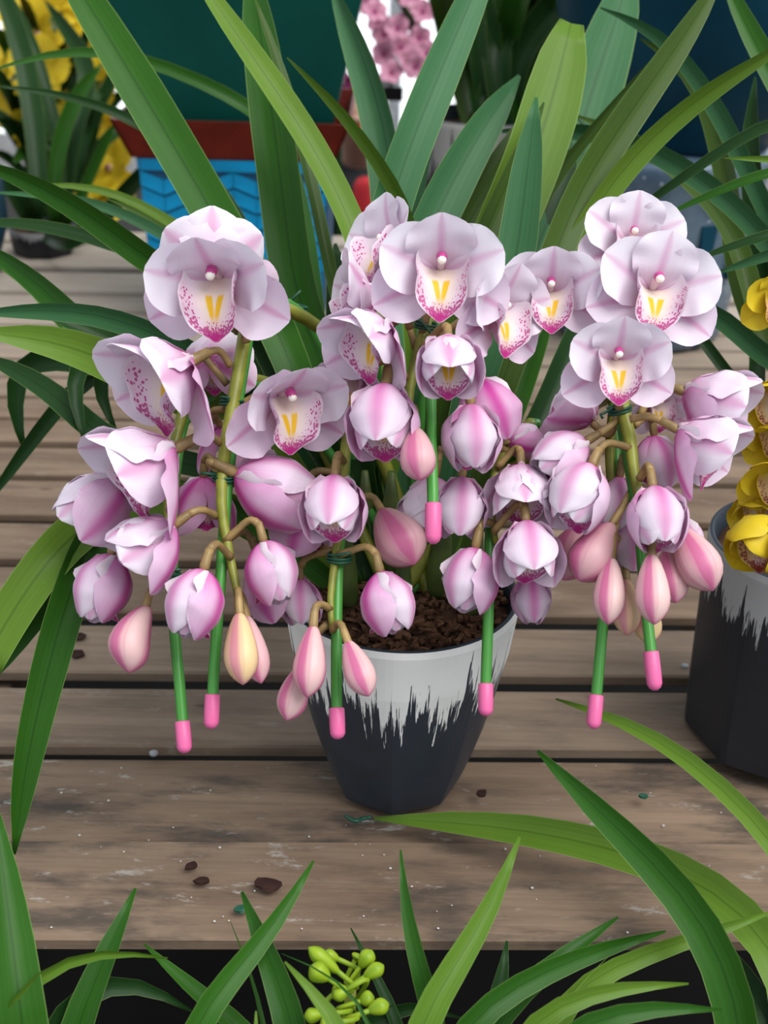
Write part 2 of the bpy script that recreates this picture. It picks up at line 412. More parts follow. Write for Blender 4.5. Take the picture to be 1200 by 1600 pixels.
for i, (yf, yb, dz, gr) in enumerate(slats):
    y0 = plane_z(600, yf).y; y1 = plane_z(600, yb).y
    SL.append((y0, y1, dz))
    V, Fs = box_data(-1.75, 1.75, y0, y1, -0.0135 + dz, dz, 0.0022)
    V = [yaw(v) for v in V]
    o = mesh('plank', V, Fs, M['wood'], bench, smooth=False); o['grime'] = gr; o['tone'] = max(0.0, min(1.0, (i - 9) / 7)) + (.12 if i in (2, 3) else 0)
for x in (-1.1, -0.40, 0.42, 1.1):
    V, Fs = box_data(-1, 1, -.03, .03, -0.095, -0.0190, 0.002)
    L0, L1 = SL[0][0] + .02, SL[-1][1] - .02
    V = [yaw((x + v[1], (L0 + L1) / 2 + v[0] * (L1 - L0) / 2, v[2])) for v in V]
    mesh('bearer', V, Fs, M['beam'], bench, smooth=False)
    for yy in (L0 + .06, L1 - .06):
        V, Fs = box_data(-.03, .03, -.03, .03, -0.5995, -0.0955, 0.003)
        mesh('leg', [yaw((x + v[0], yy + v[1], v[2])) for v in V], Fs, M['beam'], bench, smooth=False)
for (px, py) in [(1070, 1040), (240, 1176)]:
    c = plane_z(px, py, 0.004); V, Fs, UV = lathe_data(c + Vector((0, 0, -.002)), Vector((0, 0, 1)), [(0, .004), (.0025, .004), (.003, .001)], 10)
    mesh('nail_head', V, Fs, M['zinc'], bench)

# ------------------------------------------------------------------ pots
def faceted_pot(name, cx, cy, z0, h, rb, rt, mat, matin, label, cat, soil=0.92, rot=0.3, group=None, round_top=True, nsides=8):
    root = empty(name, (cx, cy, z0), label, cat, group)
    NS = 96; V = []; UV = []; Fs = []
    prof = [(0.0, rb * 0.94), (0.02, rb), (0.15, rb + (rt - rb) * .2), (0.3, rb + (rt - rb) * .40), (.5, rb + (rt - rb) * .62), (0.75, rb + (rt - rb) * .86), (0.97, rt * .995), (1.0, rt * .985)]
    for t, r in prof:
        for k in range(NS):
            an = 2 * math.pi * k / NS
            seg = 2 * math.pi / nsides; aa = ((an + rot) % seg) - seg / 2
            octa = math.cos(seg / 2) / math.cos(aa) * 1.06
            f = max(0, 1 - t * 1.15) if round_top else 1
            rr = r * (1 + (octa - 1) * f)
            V.append(Vector((cx + math.cos(an) * rr, cy + math.sin(an) * rr, z0 + h * t))); UV.append((k / NS if k <= NS / 2 else 1 - k / NS, t))
    for i in range(len(prof) - 1):
        for k in range(NS): Fs.append((i * NS + k, i * NS + (k + 1) % NS, (i + 1) * NS + (k + 1) % NS, (i + 1) * NS + k))
    Fs.append(tuple(range(NS))[::-1])
    body = mesh('pot_body', V, Fs, mat, root, UV, smooth=False)
    V = []; Fs = []
    inn = [(1.0, rt * .985), (1.004, rt * .965), (1.0, rt * .945), (soil - .03, rt * .89)]
    for t, r in inn:
        for k in range(NS):
            an = 2 * math.pi * k / NS
            V.append(Vector((cx + math.cos(an) * r, cy + math.sin(an) * r, z0 + h * t)))
    for i in range(len(inn) - 1):
        for k in range(NS): Fs.append((i * NS + k, i * NS + (k + 1) % NS, (i + 1) * NS + (k + 1) % NS, (i + 1) * NS + k))
    mesh('pot_rim', V, Fs, matin, root)
    # soil mound
    V = []; Fs = []; R = 14
    for i in range(R + 1):
        r = rt * .90 * i / R
        for k in range(48):
            an = 2 * math.pi * k / 48
            x, y = math.cos(an) * r, math.sin(an) * r
            z = z0 + h * soil + 0.006 * (1 - (i / R) ** 2) + mnoise.noise(Vector((x * 90, y * 90, 3))) * 0.004
            V.append(Vector((cx + x, cy + y, z)))
    for i in range(R):
        for k in range(48): Fs.append((i * 48 + k, i * 48 + (k + 1) % 48, (i + 1) * 48 + (k + 1) % 48, (i + 1) * 48 + k))
    mesh('soil', V, Fs, M['bark'], root)
    return root, z0 + h * soil
POTX, POTY, POTH = P(628, 921, 1.085).x, 0.942, 0.196
pot, SOILZ = faceted_pot('planter', POTX, POTY, 0.001, POTH, 0.056, 0.1005, M['pot'], M['potin'], 'slate grey faceted pot with white brushed rim holding the pink orchid', 'pot', rot=.05)
# bark chips
V = []; Fs = []
for i in range(700):
    a = rnd(0, 6.28); r = math.sqrt(rnd(0, 1)) * 0.088
    c = Vector((POTX + math.cos(a) * r, POTY + math.sin(a) * r, SOILZ + 0.004 + rnd(0, .007)))
    q = Matrix.Rotation(rnd(0, 6.28), 3, 'Z') @ Matrix.Rotation(rnd(-.8, .8), 3, 'X')
    lx, ly, lz = rnd(.002, .007), rnd(.001, .003), rnd(.0008, .002)
    n = len(V)
    for sx, sy, s_z in [(-1, -1, -1), (1, -1, -1), (1, 1, -1), (-1, 1, -1), (-1, -1, 1), (1, -.6, 1), (.8, 1, 1), (-1, .7, 1)]:
        V.append(c + q @ Vector((sx * lx, sy * ly, s_z * lz)))
    Fs += [tuple(n + k for k in f) for f in [(0, 3, 2, 1), (4, 5, 6, 7), (0, 1, 5, 4), (1, 2, 6, 5), (2, 3, 7, 6), (3, 0, 4, 7)]]
tag(mesh('bark_chips', V, Fs, plain('bark_chip', (0.12, 0.062, 0.036), 0.9, 0.1, var=0.7, sc=60), pot, smooth=False), kind='stuff')

# ------------------------------------------------------------------ leaves
PROF = {'strap': [(0, .5), (.2, .75), (.45, 1), (.72, 1), (.85, .82), (.94, .5), (1, .02)],
        'blunt': [(0, .5), (.2, .75), (.55, 1), (.85, 1), (.95, .8), (1, .35)],
        'grass': [(0, .6), (.3, 1), (.55, .9), (.8, .5), (.93, .22), (1, .02)],
        'cut': [(0, .55), (.3, .85), (.6, 1), (1, .95)]}
def leaf(parent, pts, w, mat, roll=0.0, fold=0.35, prof='strap', n=22, name='leaf', roll1=None):
    """pts base -> tip, entries (px,py,D) or world Vectors; w half width in photo pixels"""
    W = [p if isinstance(p, Vector) else P(*p) for p in pts]
    path = spline(W, n, 5); V = []; UV = []; Fs = []
    tab = PROF[prof]
    vs = [-1, -.5, 0, .5, 1]
    for i, p in enumerate(path):
        s = i / n
        T = (path[min(i + 1, n)] - path[max(i - 1, 0)]).normalized()
        tc = (CAM - p).normalized()
        rl = roll if roll1 is None else roll + (roll1 - roll) * s
        Nh = Matrix.Rotation(math.radians(rl), 3, T) @ (tc - T * tc.dot(T)).normalized()
        Wv = T.cross(Nh).normalized()
        D = (p - CAM).dot(Fw)
        hw = 1.16 * w * D / FPX * max(sm(tab, s, .03), .02)
        th = 0.0004
        for v in vs: V.append(p + Wv * v * hw * (1 - .12 * fold) + Nh * (abs(v) ** 1.3 - .5) * hw * fold); UV.append((s, v * .5 + .5))
        for v in (.5, 0, -.5): V.append(p + Wv * v * hw * (1 - .12 * fold) + Nh * ((abs(v) ** 1.3 - .5) * hw * fold - th)); UV.append((s, v * .5 + .5))
    for i in range(n):
        for k in range(8): Fs.append((i * 8 + k, i * 8 + (k + 1) % 8, (i + 1) * 8 + (k + 1) % 8, (i + 1) * 8 + k))
    Fs.append(tuple(range(8))[::-1]); Fs.append(tuple(n * 8 + k for k in range(8)))
    return mesh(name, V, Fs, M[mat], parent, UV, origin=path[0], sharp={i * 8 + k for i in range(n + 1) for k in (0, 4)})

orchid = empty('orchid_plant', (POTX, POTY, SOILZ), 'pale pink cymbidium orchid with drooping flower spikes in the slate pot', 'plant')
def crown(px, k=0.0):
    """leaf base in the main pot, leaning towards picture x px"""
    f = max(-1, min(1, (px - 628) / 330))
    return Vector((POTX + f * 0.045 + rnd(-.012, .012), POTY + 0.02 + k + rnd(-.015, .03), SOILZ - .004))
def mleaf(pts, w, mat, mid=None, **kw):
    """leaf of the main plant: pts start where it comes into view; continued down to the pot"""
    a = P(*pts[0]); c = crown(pts[0][0])
    m = c.lerp(a, 0.5) + Vector((0, 0, 0.05)) if mid is None else P(*mid)
    return leaf(orchid, [c, m] + pts, w, mat, **kw)
mleaf([(360, 380, 1.16), (290, 258, 1.18), (205, 115, 1.2), (110, -40, 1.22), (60, -120, 1.24)], 31, 'leaf', roll=12, fold=.25, n=28)
mleaf([(565, 385, 1.12), (500, 245, 1.12), (425, 130, 1.13), (330, -5, 1.15), (280, -80, 1.16)], 20, 'leafyel', roll=25, fold=.25, n=28)
mleaf([(463, 470, 1.18), (440, 300, 1.2), (420, 150, 1.22), (398, 0, 1.26), (392, -60, 1.28)], 31, 'leaf', roll=-15, fold=.3, n=28)
mleaf([(520, 450, 1.14), (490, 300, 1.16), (445, 130, 1.18), (395, -10, 1.2)], 11, 'leafol', roll=35, n=28)
mleaf([(648, 350, 1.15), (600, 265, 1.13), (530, 165, 1.12), (448, 90, 1.11)], 14, 'leafyel', roll=-40, fold=.4)
mleaf([(612, 330, 1.28), (600, 210, 1.3), (565, 90, 1.33), (515, -30, 1.36)], 27, 'leafblue', roll=-25, fold=.7)
mleaf([(590, 400, 1.14), (645, 220, 1.15), (690, 110, 1.17), (745, -20, 1.2), (790, -110, 1.22)], 29, 'leafblue', roll=12, fold=.3, n=28)
mleaf([(645, 390, 1.2), (650, 290, 1.22), (672, 215, 1.23), (690, 170, 1.22)], 16, 'leafblue', roll=-30, fold=.5)
mleaf([(655, 400, 1.17), (700, 300, 1.19), (755, 200, 1.21), (812, 118, 1.24)], 31, 'leafblue', roll=10, fold=.3)
mleaf([(690, 420, 1.2), (745, 320, 1.22), (800, 230, 1.25), (850, 150, 1.28)], 26, 'leafol', roll=-35, fold=.4)
mleaf([(735, 420, 1.13), (775, 330, 1.14), (815, 240, 1.15), (850, 160, 1.17)], 20, 'leafol', roll=30, fold=.3)
mleaf([(770, 400, 1.16), (830, 260, 1.18), (868, 140, 1.2), (893, 35, 1.22)], 41, 'leafyel', roll=8, fold=.22, prof='blunt', n=28)
mleaf([(803, 430, 1.08), (815, 330, 1.08), (828, 230, 1.08), (838, 152, 1.08)], 28, 'leafblue', roll=-6, fold=.3)
mleaf([(770, 450, 1.15), (790, 390, 1.15), (805, 330, 1.16), (815, 270, 1.17)], 26, 'leafyel', roll=20, fold=.3)
mleaf([(885, 280, 1.3), (925, 140, 1.34), (965, 30, 1.38), (990, -60, 1.42)], 43, 'leafblue', roll=10, fold=.25)
mleaf([(862, 420, 1.1), (905, 300, 1.12), (1000, 155, 1.14), (1075, 50, 1.15), (1135, -50, 1.16)], 25, 'leafol', roll=22, fold=.25, n=28)
mleaf([(880, 420, 1.12), (945, 300, 1.12), (1050, 185, 1.11), (1150, 115, 1.09), (1260, 50, 1.07)], 19, 'leafyel', roll=30, fold=.3, n=28)
mleaf([(850, 300, 1.2), (920, 210, 1.2), (990, 130, 1.2), (1050, 60, 1.2)], 10, 'leafol', roll=30)
mleaf([(830, 400, 1.25), (860, 300, 1.27), (900, 230, 1.3)], 40, 'leafdeep', roll=10)
mleaf([(700, 560, 1.2), (760, 470, 1.24), (850, 380, 1.28), (880, 330, 1.3)], 30, 'leafdeep')
# leaves arching out to the left
mleaf([(225, 405, 1.1), (160, 350, 1.1), (90, 302, 1.09), (0, 262, 1.08), (-60, 245, 1.08)], 20, 'leaf', roll=-25, fold=.3, mid=(430, 560, 1.15))
mleaf([(205, 505, 1.02), (130, 487, 1.0), (50, 484, .98), (-50, 490, .96)], 17, 'leafblue', roll=-20, fold=.3, mid=(430, 640, 1.08))
mleaf([(200, 580, 1.0), (130, 545, .98), (60, 527, .96), (-40, 518, .94)], 29, 'leafyel', roll=-10, fold=.3, mid=(430, 700, 1.07), roll1=10)
mleaf([(190, 545, 1.04), (130, 510, 1.03), (40, 480, 1.02)], 17, 'leafdeep', roll=30, mid=(430, 640, 1.08))
mleaf([(210, 590, 1.12), (100, 480, 1.14), (30, 420, 1.16), (-40, 375, 1.18)], 19, 'leaf', roll=-15, mid=(420, 700, 1.1))
mleaf([(140, 540, 1.2), (80, 460, 1.22), (20, 410, 1.24), (-60, 380, 1.25)], 18, 'leaf', roll=-15, mid=(420, 700, 1.1))
mleaf([(180, 700, 1.12), (110, 635, 1.14), (50, 590, 1.16), (-40, 550, 1.18)], 18, 'leafdeep', roll=10, mid=(420, 760, 1.1))
mleaf([(200, 560, 1.18), (140, 580, 1.2), (70, 660, 1.22), (10, 745, 1.24), (-30, 800, 1.25)], 12, 'leafdeep', mid=(420, 620, 1.12))
mleaf([(160, 545, 1.14), (100, 570, 1.14), (120, 630, 1.13), (135, 700, 1.12)], 15, 'leafdeep', mid=(420, 640, 1.1))
mleaf([(170, 560, 1.16), (140, 585, 1.16), (160, 640, 1.16), (185, 680, 1.16)], 14, 'leafdeep', mid=(420, 660, 1.1))
mleaf([(120, 560, 1.2), (20, 560, 1.22), (15, 640, 1.23), (40, 710, 1.24)], 18, 'leafdeep', mid=(420, 660, 1.1))
mleaf([(200, 790, 1.05), (125, 822, 1.0), (50, 905, .98), (-30, 1040, .97)], 31, 'leafyel', roll=8, fold=.3, mid=(350, 790, 1.08), prof='cut')
mleaf([(210, 770, 1.06), (150, 830, 1.01), (108, 930, .98), (72, 1060, .97), (40, 1200, .97), (22, 1335, .98)], 26, 'leaf', roll=-8, fold=.35, mid=(350, 790, 1.08), n=30)
mleaf([(160, 830, 1.05), (80, 930, 1.02), (25, 1005, 1.01), (-40, 1090, 1.0)], 20, 'leaf', roll=-25, mid=(350, 790, 1.09))
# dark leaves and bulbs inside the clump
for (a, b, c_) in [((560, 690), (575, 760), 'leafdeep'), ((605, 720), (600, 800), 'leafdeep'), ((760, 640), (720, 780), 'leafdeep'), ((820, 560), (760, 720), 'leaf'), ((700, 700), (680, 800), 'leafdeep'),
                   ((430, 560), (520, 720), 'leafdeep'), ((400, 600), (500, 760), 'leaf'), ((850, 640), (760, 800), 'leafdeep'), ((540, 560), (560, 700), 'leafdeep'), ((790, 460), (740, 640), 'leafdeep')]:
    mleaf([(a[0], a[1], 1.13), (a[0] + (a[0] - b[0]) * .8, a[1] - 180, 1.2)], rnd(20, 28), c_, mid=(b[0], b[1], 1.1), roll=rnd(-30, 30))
for dx, dy, h, r in [(-.045, -.01, .075, .014), (-.01, .03, .085, .016), (.03, .01, .08, .015), (.055, -.02, .07, .013), (-.03, .045, .08, .014), (.0, -.02, .06, .012)]:
    c = Vector((POTX + dx, POTY + dy, SOILZ - .004))
    h *= 1.35; r *= .66
    V, Fs, UV = lathe_data(c, Vector((dx * 1.2, dy * .5, 1)), [(0, r * .7), (h * .15, r), (h * .4, r * 1.05), (h * .7, r * .75), (h, r * .3)], 12)
    mesh('pseudobulb', V, Fs, M['bulb'], orchid, UV)

# ------------------------------------------------------------------ blooms
TEP = [(0, .22), (.08, .45), (.2, .72), (.38, .93), (.55, 1), (.7, .96), (.82, .82), (.9, .63), (.96, .40), (1, .05)]
SEP = [(0, .26), (.08, .46), (.2, .68), (.4, .90), (.58, 1), (.72, .94), (.83, .77), (.91, .54), (.965, .28), (1, .02)]
LIPP = [(0, .5), (.1, .85), (.22, 1.08), (.38, 1.12), (.53, 1.0), (.66, .78), (.78, .58), (.88, .36), (.96, .14), (1, .03)]
def sheet(name, fr, phi, path2, widths, rhoc, mats, parent, pink, wave=0.0, thick=0.0006, nv=8, seed=0, off=0.0):
    """a petal: path2 list of (rho,z,theta) in the flower frame fr=(c,X,Y,Z)"""
    c, X, Y, Z = fr
    r = X * math.cos(phi) + Y * math.sin(phi); t = Z.cross(r)
    N = len(path2) - 1; V = []; UV = []; idx = {}; Fs = []; mi = []
    rs = random.Random(seed)
    ph = rs.uniform(0, 6)
    def pos(i, j, o):
        rho, z, th = path2[i]
        v = -1 + 2 * j / nv; hw = widths[i]
        n = r * (-math.cos(th)) + Z * math.sin(th)
        R = max(rhoc[i], hw * .62); a = v * hw / R
        wv = wave * hw * (abs(v) ** 2) * math.sin(ph + i * 1.1 + (2 if v > 0 else 0))
        return c + r * rho + Z * z + t * (R * math.sin(a) + off * hw) + n * (R * (1 - math.cos(a)) + wv - o)
    for layer in (0, 1):
        for i in range(N + 1):
            for j in range(nv + 1):
                edge = i in (0, N) or j in (0, nv)
                if layer and edge: idx[(1, i, j)] = idx[(0, i, j)]; continue
                idx[(layer, i, j)] = len(V); V.append(pos(i, j, thick if layer else 0)); UV.append((i / N, j / nv))
        for i in range(N):
            for j in range(nv):
                q = [idx[(layer, i, j)], idx[(layer, i, j + 1)], idx[(layer, i + 1, j + 1)], idx[(layer, i + 1, j)]]
                if layer: q.reverse()
                Fs.append(tuple(q)); mi.append(layer)
    rim = {idx[(0, i, j)] for i in range(N + 1) for j in range(nv + 1) if i in (0, N) or j in (0, nv)}
    o = mesh(name, V, Fs, mats, parent, UV, mi, origin=c, sharp=rim)
    o['pink'] = pink
    return o
def meridian(L, ths, n=12, rho0=0.0, z0=0.0):
    """integrate a curve whose angle from the flower axis runs through ths (deg)"""
    out = []; rho, z = rho0, z0; m = len(ths) - 1
    for i in range(n + 1):
        s = i / n; k = min(int(s * m), m - 1); f = s * m - k; f = f * f * (3 - 2 * f) if m > 1 else f
        th = math.radians(ths[k] * (1 - f) + ths[k + 1] * f)
        out.append((rho, z, th)); rho += math.sin(th) * L / n; z += math.cos(th) * L / n
    return out
def frame_of(c, face, roll):
    Z = face.normalized(); u = Up if abs(Z.dot(Up)) < .985 else -Fw
    Y = (u - Z * u.dot(Z)).normalized()
    Y = Matrix.Rotation(math.radians(roll), 3, Z) @ Y
    return (c, Y.cross(Z), Y, Z)
BN = [0]
def lerp(a, b, t): return a + (b - a) * t
def bloom(plant, px, py, D, face, L=112, o=1.0, roll=0, pink=.4, stem=None, set_='p', lipo=1.0, hood=0.0, name='bloom'):
    """a cymbidium flower: base centre at (px,py,D), facing direction (right,up,towards viewer), tepal length L px, openness o"""
    BN[0] += 1; rs = random.Random(BN[0] * 13)
    c = P(px, py, D); Lm = L * D / FPX
    Z = vdir(*face); fr = frame_of(c, Z, roll)
    pin, pout, lipm = {'p': ('pet_in', 'pet_out', 'lip'), 'y': ('yel_in', 'yel_out', 'ylip')}[set_]
    mats = [M[pin], M[pout]]
    # ovary = the bloom's own mesh
    ov = [c + Z * (.03 * Lm), c - Z * (.10 * Lm), c - Z * (.26 * Lm)]
    V, Fs, UV = tube_data(spline(ov, 4), [.045 * Lm, .068 * Lm, .064 * Lm, .060 * Lm, .056 * Lm], 8)
    b = mesh(name, V, Fs, M['pedicel'] if set_ == 'p' else M['stem'], plant, UV, origin=c)
    j = lambda a: rs.uniform(-a, a)
    def tepal(nm, phi, ln, wd, closed, opened, oo, tab, pk, off=0.0, flat=1.5, lay=1.0):
        ths = [lerp(a, e, oo) + j(4) for a, e in zip(closed, opened)]
        path = [(p[0] * lerp(lay, 1, oo), p[1], p[2]) for p in meridian(ln * Lm, ths, 16, .04 * Lm)]
        ws = [wd * Lm * sm(tab, i / 16, .03) for i in range(17)]
        rc = [lerp(max(p[0], .10 * Lm), flat * wd * Lm * 1.35, oo ** 1.3) for p in path]
        sheet(nm, fr, phi + math.radians(j(4)), path, ws, rc, mats, b, max(0, min(1, pk + j(.06))), wave=.04 + .03 * oo, nv=10, seed=BN[0] * 10 + int(phi * 10), off=off)
    cl = (64, 33, -2, -33, -47); cli = (60, 30, -3, -35, -50)
    hd = hood
    tepal('sepal', math.pi / 2, lerp(1.0, .92, o), lerp(.42, .50, o), cl, (38 - 18 * hd, 52 - 20 * hd, 64 - 25 * hd, 72 - 30 * hd, 82 - 30 * hd), o, SEP, pink * .45)
    for sg in (-1, 1):
        tepal('petal', math.pi / 2 - sg * math.radians(lerp(58, 66, o)), .98, lerp(.42, .50, o), cli, (46 - 12 * hd, 58 - 16 * hd, 70 - 18 * hd, 80 - 16 * hd, 92 - 16 * hd), min(1, o * .95), TEP, pink * .3, lay=.90)
    for sg in (-1, 1):
        tepal('sepal', -math.pi / 2 + sg * math.radians(lerp(56, 62, o)), 1.02, .45, cl, (60, 72, 80, 86, 94), min(1, o * 1.1), SEP, pink * 1.25, lay=1.07)
    # lip
    lipo = lipo * lerp(1.0, 1.1, o); ll = .84 * Lm * lipo
    lo = min(1, o * 1.2)
    path = meridian(ll, [lerp(12, 26, lo), lerp(10, 36, lo), lerp(14, 64, lo), lerp(30, 86, lo), lerp(52, 84, lo)], 16, lerp(.05, -.05, lo) * Lm)
    ws = [.46 * Lm * lipo * sm(LIPP, i / 16, .03) for i in range(17)]
    rc = [Lm * lerp(.19, .42, max(0, min(1, (i / 16 - .35) / .45))) * lerp(.85, 1.15, lo) for i in range(17)]
    sheet('lip', fr, -math.pi / 2, path, ws, rc, [M[lipm], M[lipm]], b, .3, wave=.10, nv=12, seed=BN[0])
    if o > .25:
        c_, X, Y, Zz = fr
        cp = spline([c + Y * .05 * Lm, c + Y * .15 * Lm + Zz * .14 * Lm, c + Y * .19 * Lm + Zz * .28 * Lm, c + Y * .14 * Lm + Zz * .38 * Lm], 8)
        V, Fs, UV = tube_data(cp, [Lm * x for x in (.05, .055, .06, .062, .066, .07, .074, .07, .055)], 8)
        mesh('column', V, Fs, M['column'] if set_ == 'p' else M['ylip'], b, UV)
        V, Fs, UV = lathe_data(c + Y * .145 * Lm + Zz * .36 * Lm, (Zz - Y * .35), [(-.05 * Lm, .03 * Lm), (0, .062 * Lm), (.04 * Lm, .055 * Lm), (.065 * Lm, .02 * Lm)], 10)
        mesh('anther_cap', V, Fs, M['anther'], b, UV)
    if stem:
        a = P(*stem); e = ov[-1]
        m1 = e - Z * .12 * Lm
        tube('pedicel', [e + Z * .03 * Lm, m1.lerp(a, .15), a], [.0032, .0028, .0027, .0032], M['pedicel'], b, n=8, ns=8)
    return b
def bud(plant, bx, by, tx, ty, D, wpx, mat='bud', pink=.4, stem=None, tz=0.02, curve=0.0):
    """closed bud from base pixel to tip pixel"""
    a = P(bx, by, D); t = P(tx, ty, D - tz); ax = t - a; h = ax.length; ax.normalize(); r = wpx * D / FPX
    pr = [(-.02, .12), (0, .20), (.06, .38), (.15, .56), (.28, .75), (.42, .90), (.55, .985), (.64, 1), (.74, .94), (.83, .78), (.91, .52), (.965, .25), (1, .04)]
    V, Fs, UV = lathe_data(a, ax, [(d * h, q * r) for d, q in pr], 24, lambda an, s: 1 + .035 * math.cos(3 * an) * math.sin(min(1, s * 1.3) * math.pi))
    b = mesh('bud', V, Fs, M[mat], plant, UV, origin=a); b['pink'] = pink
    side = ax.cross(Fw).normalized() * curve * h
    for v in b.data.vertices:
        s = (v.co.dot(ax)) / h; v.co += side * math.sin(max(0, min(1, s)) * math.pi)
    if stem:
        e = a - ax * .01; s_ = P(*stem)
        tube('pedicel', [a + ax * .004, e - ax * .006, e.lerp(s_, .6) - ax * .004, s_], [x * (.55 if mat == 'gbud' else 1) for x in (.0034, .003, .0028, .003)], M['pedicel' if mat != 'gbud' else 'gbud'], b, n=8)
    return b
def BL(*a, **k): bloom(orchid, *a, **k)
def BU(*a, **k): bud(orchid, *a, **k)
# --- left spikes
BL(335, 432, 1.0, (-.15, .55, -.8), L=118, o=.75, pink=.3, stem=(372, 520, .99))
BL(345, 438, .95, (-.20, -.42, 1), L=126, o=.93, hood=.6, pink=.35, stem=(385, 535, .965))
BL(296, 566, .94, (-.72, -.50, .55), L=150, o=.70, hood=.5, pink=.45, roll=-18, stem=(360, 572, .965))
BL(325, 560, 1.0, (.2, -.1, -1), L=80, o=.8, pink=.4, stem=(355, 600, .98))
BL(345, 665, 1.0, (.3, -.5, -.6), L=95, o=.5, pink=.8, stem=(352, 640, .98))
BL(272, 702, .93, (-.82, -.48, .42), L=152, o=.60, hood=.5, pink=.6, roll=-18, stem=(345, 693, .955))
BL(195, 745, .96, (-.75, -.70, .12), L=134, o=.26, hood=.5, pink=.5, stem=(262, 740, .985))
BL(272, 820, .92, (-.8, -.6, .25), L=120, o=.36, hood=.4, pink=.6, roll=-25, stem=(338, 806, .945))
BL(174, 866, .95, (-.28, -1, .2), L=128, o=.06, pink=.75, stem=(262, 830, .98))
BU(229, 948, 201, 1051, .93, 33, curve=-.1, pink=.35, stem=(270, 912, .95))
BL(318, 890, .90, (-.28, -1, .22), L=130, o=.03, pink=.75, stem=(360, 870, .935))
BU(374, 958, 380, 1070, .91, 27, 'budy', pink=.1, stem=(372, 925, .93))
BU(385, 962, 408, 1068, .93, 22, pink=.6, stem=(374, 930, .94))
BL(412, 846, .93, (.30, -1, .12), L=118, o=.06, pink=.7, stem=(352, 845, .94))
BL(405, 868, .99, (.45, -1, -.1), L=118, o=.2, pink=.95, stem=(360, 840, .98))
BL(368, 738, .95, (.95, -.40, -.25), L=146, o=.18, pink=.75, stem=(352, 745, .955), roll=30)
BL(318, 745, 1.0, (-.1, -1, -.3), L=105, o=.3, pink=.8, stem=(345, 735, .98))
BL(438, 622, .95, (.50, -.42, .8), L=114, o=.85, hood=.45, pink=.5, roll=8, stem=(362, 640, .975))
BL(524, 745, .93, (-.05, -.86, .52), L=122, o=.16, pink=.7, stem=(536, 720, .97))
BL(478, 775, .99, (-.2, -1, -.15), L=110, o=.3, pink=.9, stem=(535, 740, .985))
BU(596, 798, 648, 882, .97, 40, 'bud', pink=.7, stem=(545, 792, .97))
BL(594, 893, .93, (.26, -1, .1), L=118, o=.05, pink=.65, stem=(528, 868, .945))
BL(470, 905, .98, (.05, -1, .1), L=82, o=.12, pink=.85, stem=(520, 860, .97))
BL(440, 880, 1.0, (.1, -1, 0), L=100, o=.12, pink=.9, stem=(515, 860, .98))
BU(490, 978, 480, 1090, .91, 26, pink=.35, stem=(516, 952, .93))
BU(472, 1040, 448, 1126, .93, 24, pink=.35, stem=(512, 975, .935))
BU(543, 1002, 576, 1088, .91, 24, pink=.4, stem=(520, 985, .925))
# --- centre spikes
BL(622, 400, 1.0, (-.75, .25, .5), L=105, o=.95, pink=.3, stem=(655, 500, .99))
BL(688, 426, .93, (.0, -.12, 1), L=116, o=1, pink=.4, hood=.4, stem=(660, 520, .96), roll=-2)
BL(590, 475, .98, (-.75, .1, .15), L=105, o=.8, pink=.45, stem=(650, 545, .98))
BL(605, 510, .93, (-.7, -.55, .55), L=115, o=.6, hood=.5, pink=.45, roll=-15, stem=(640, 512, .95))
BL(560, 590, .99, (-.4, -.5, .6), L=90, o=.7, pink=.5, stem=(610, 560, .99))
BL(700, 530, .90, (.0, -.78, .66), L=116, o=.22, pink=.55, stem=(660, 545, .94))
BL(603, 604, .92, (-.1, -.95, .5), L=140, o=.14, pink=.85, stem=(635, 590, .95))
BU(650, 670, 656, 750, .90, 28, pink=.7, stem=(645, 640, .93))
BL(750, 590, .96, (.3, -.9, -.3), L=112, o=.2, pink=.95, stem=(670, 560, .97))
BL(735, 632, .92, (.03, -1, .18), L=125, o=.05, pink=.6, stem=(680, 600, .95))
BL(722, 745, .95, (-.06, -1, .15), L=112, o=.08, pink=.65, stem=(700, 700, .97))
BL(680, 745, .99, (-.2, -1, .1), L=105, o=.4, pink=.3, stem=(690, 700, .99))
BL(765, 490, .95, (.65, -.15, .75), L=100, o=.9, pink=.6, stem=(680, 530, .965))
BL(860, 460, .97, (-.08, -.08, 1), L=94, o=1, hood=.4, pink=.4, stem=(800, 540, 1.02))
BL(795, 690, .98, (.6, .1, -.5), L=70, o=.2, pink=.95, stem=(790, 705, .98))
BL(814, 728, .95, (-.02, -.85, .5), L=112, o=.38, hood=.3, pink=.5, stem=(778, 730, .965))
BL(915, 690, .94, (-.85, -.5, .25), L=112, o=.1, pink=.45, roll=-20, stem=(965, 655, .955))
BL(924, 728, .92, (-.50, -.95, .45), L=128, o=.12, pink=.45, roll=-15, stem=(985, 700, .94))
BL(822, 815, .92, (.04, -.92, .45), L=116, o=.22, pink=.6, stem=(772, 830, .95))
BL(828, 898, .97, (.05, -1, .1), L=92, o=.02, pink=1, stem=(775, 850, .97))
BL(743, 856, .94, (-.20, -1, .15), L=120, o=.06, pink=.65, stem=(778, 822, .955))
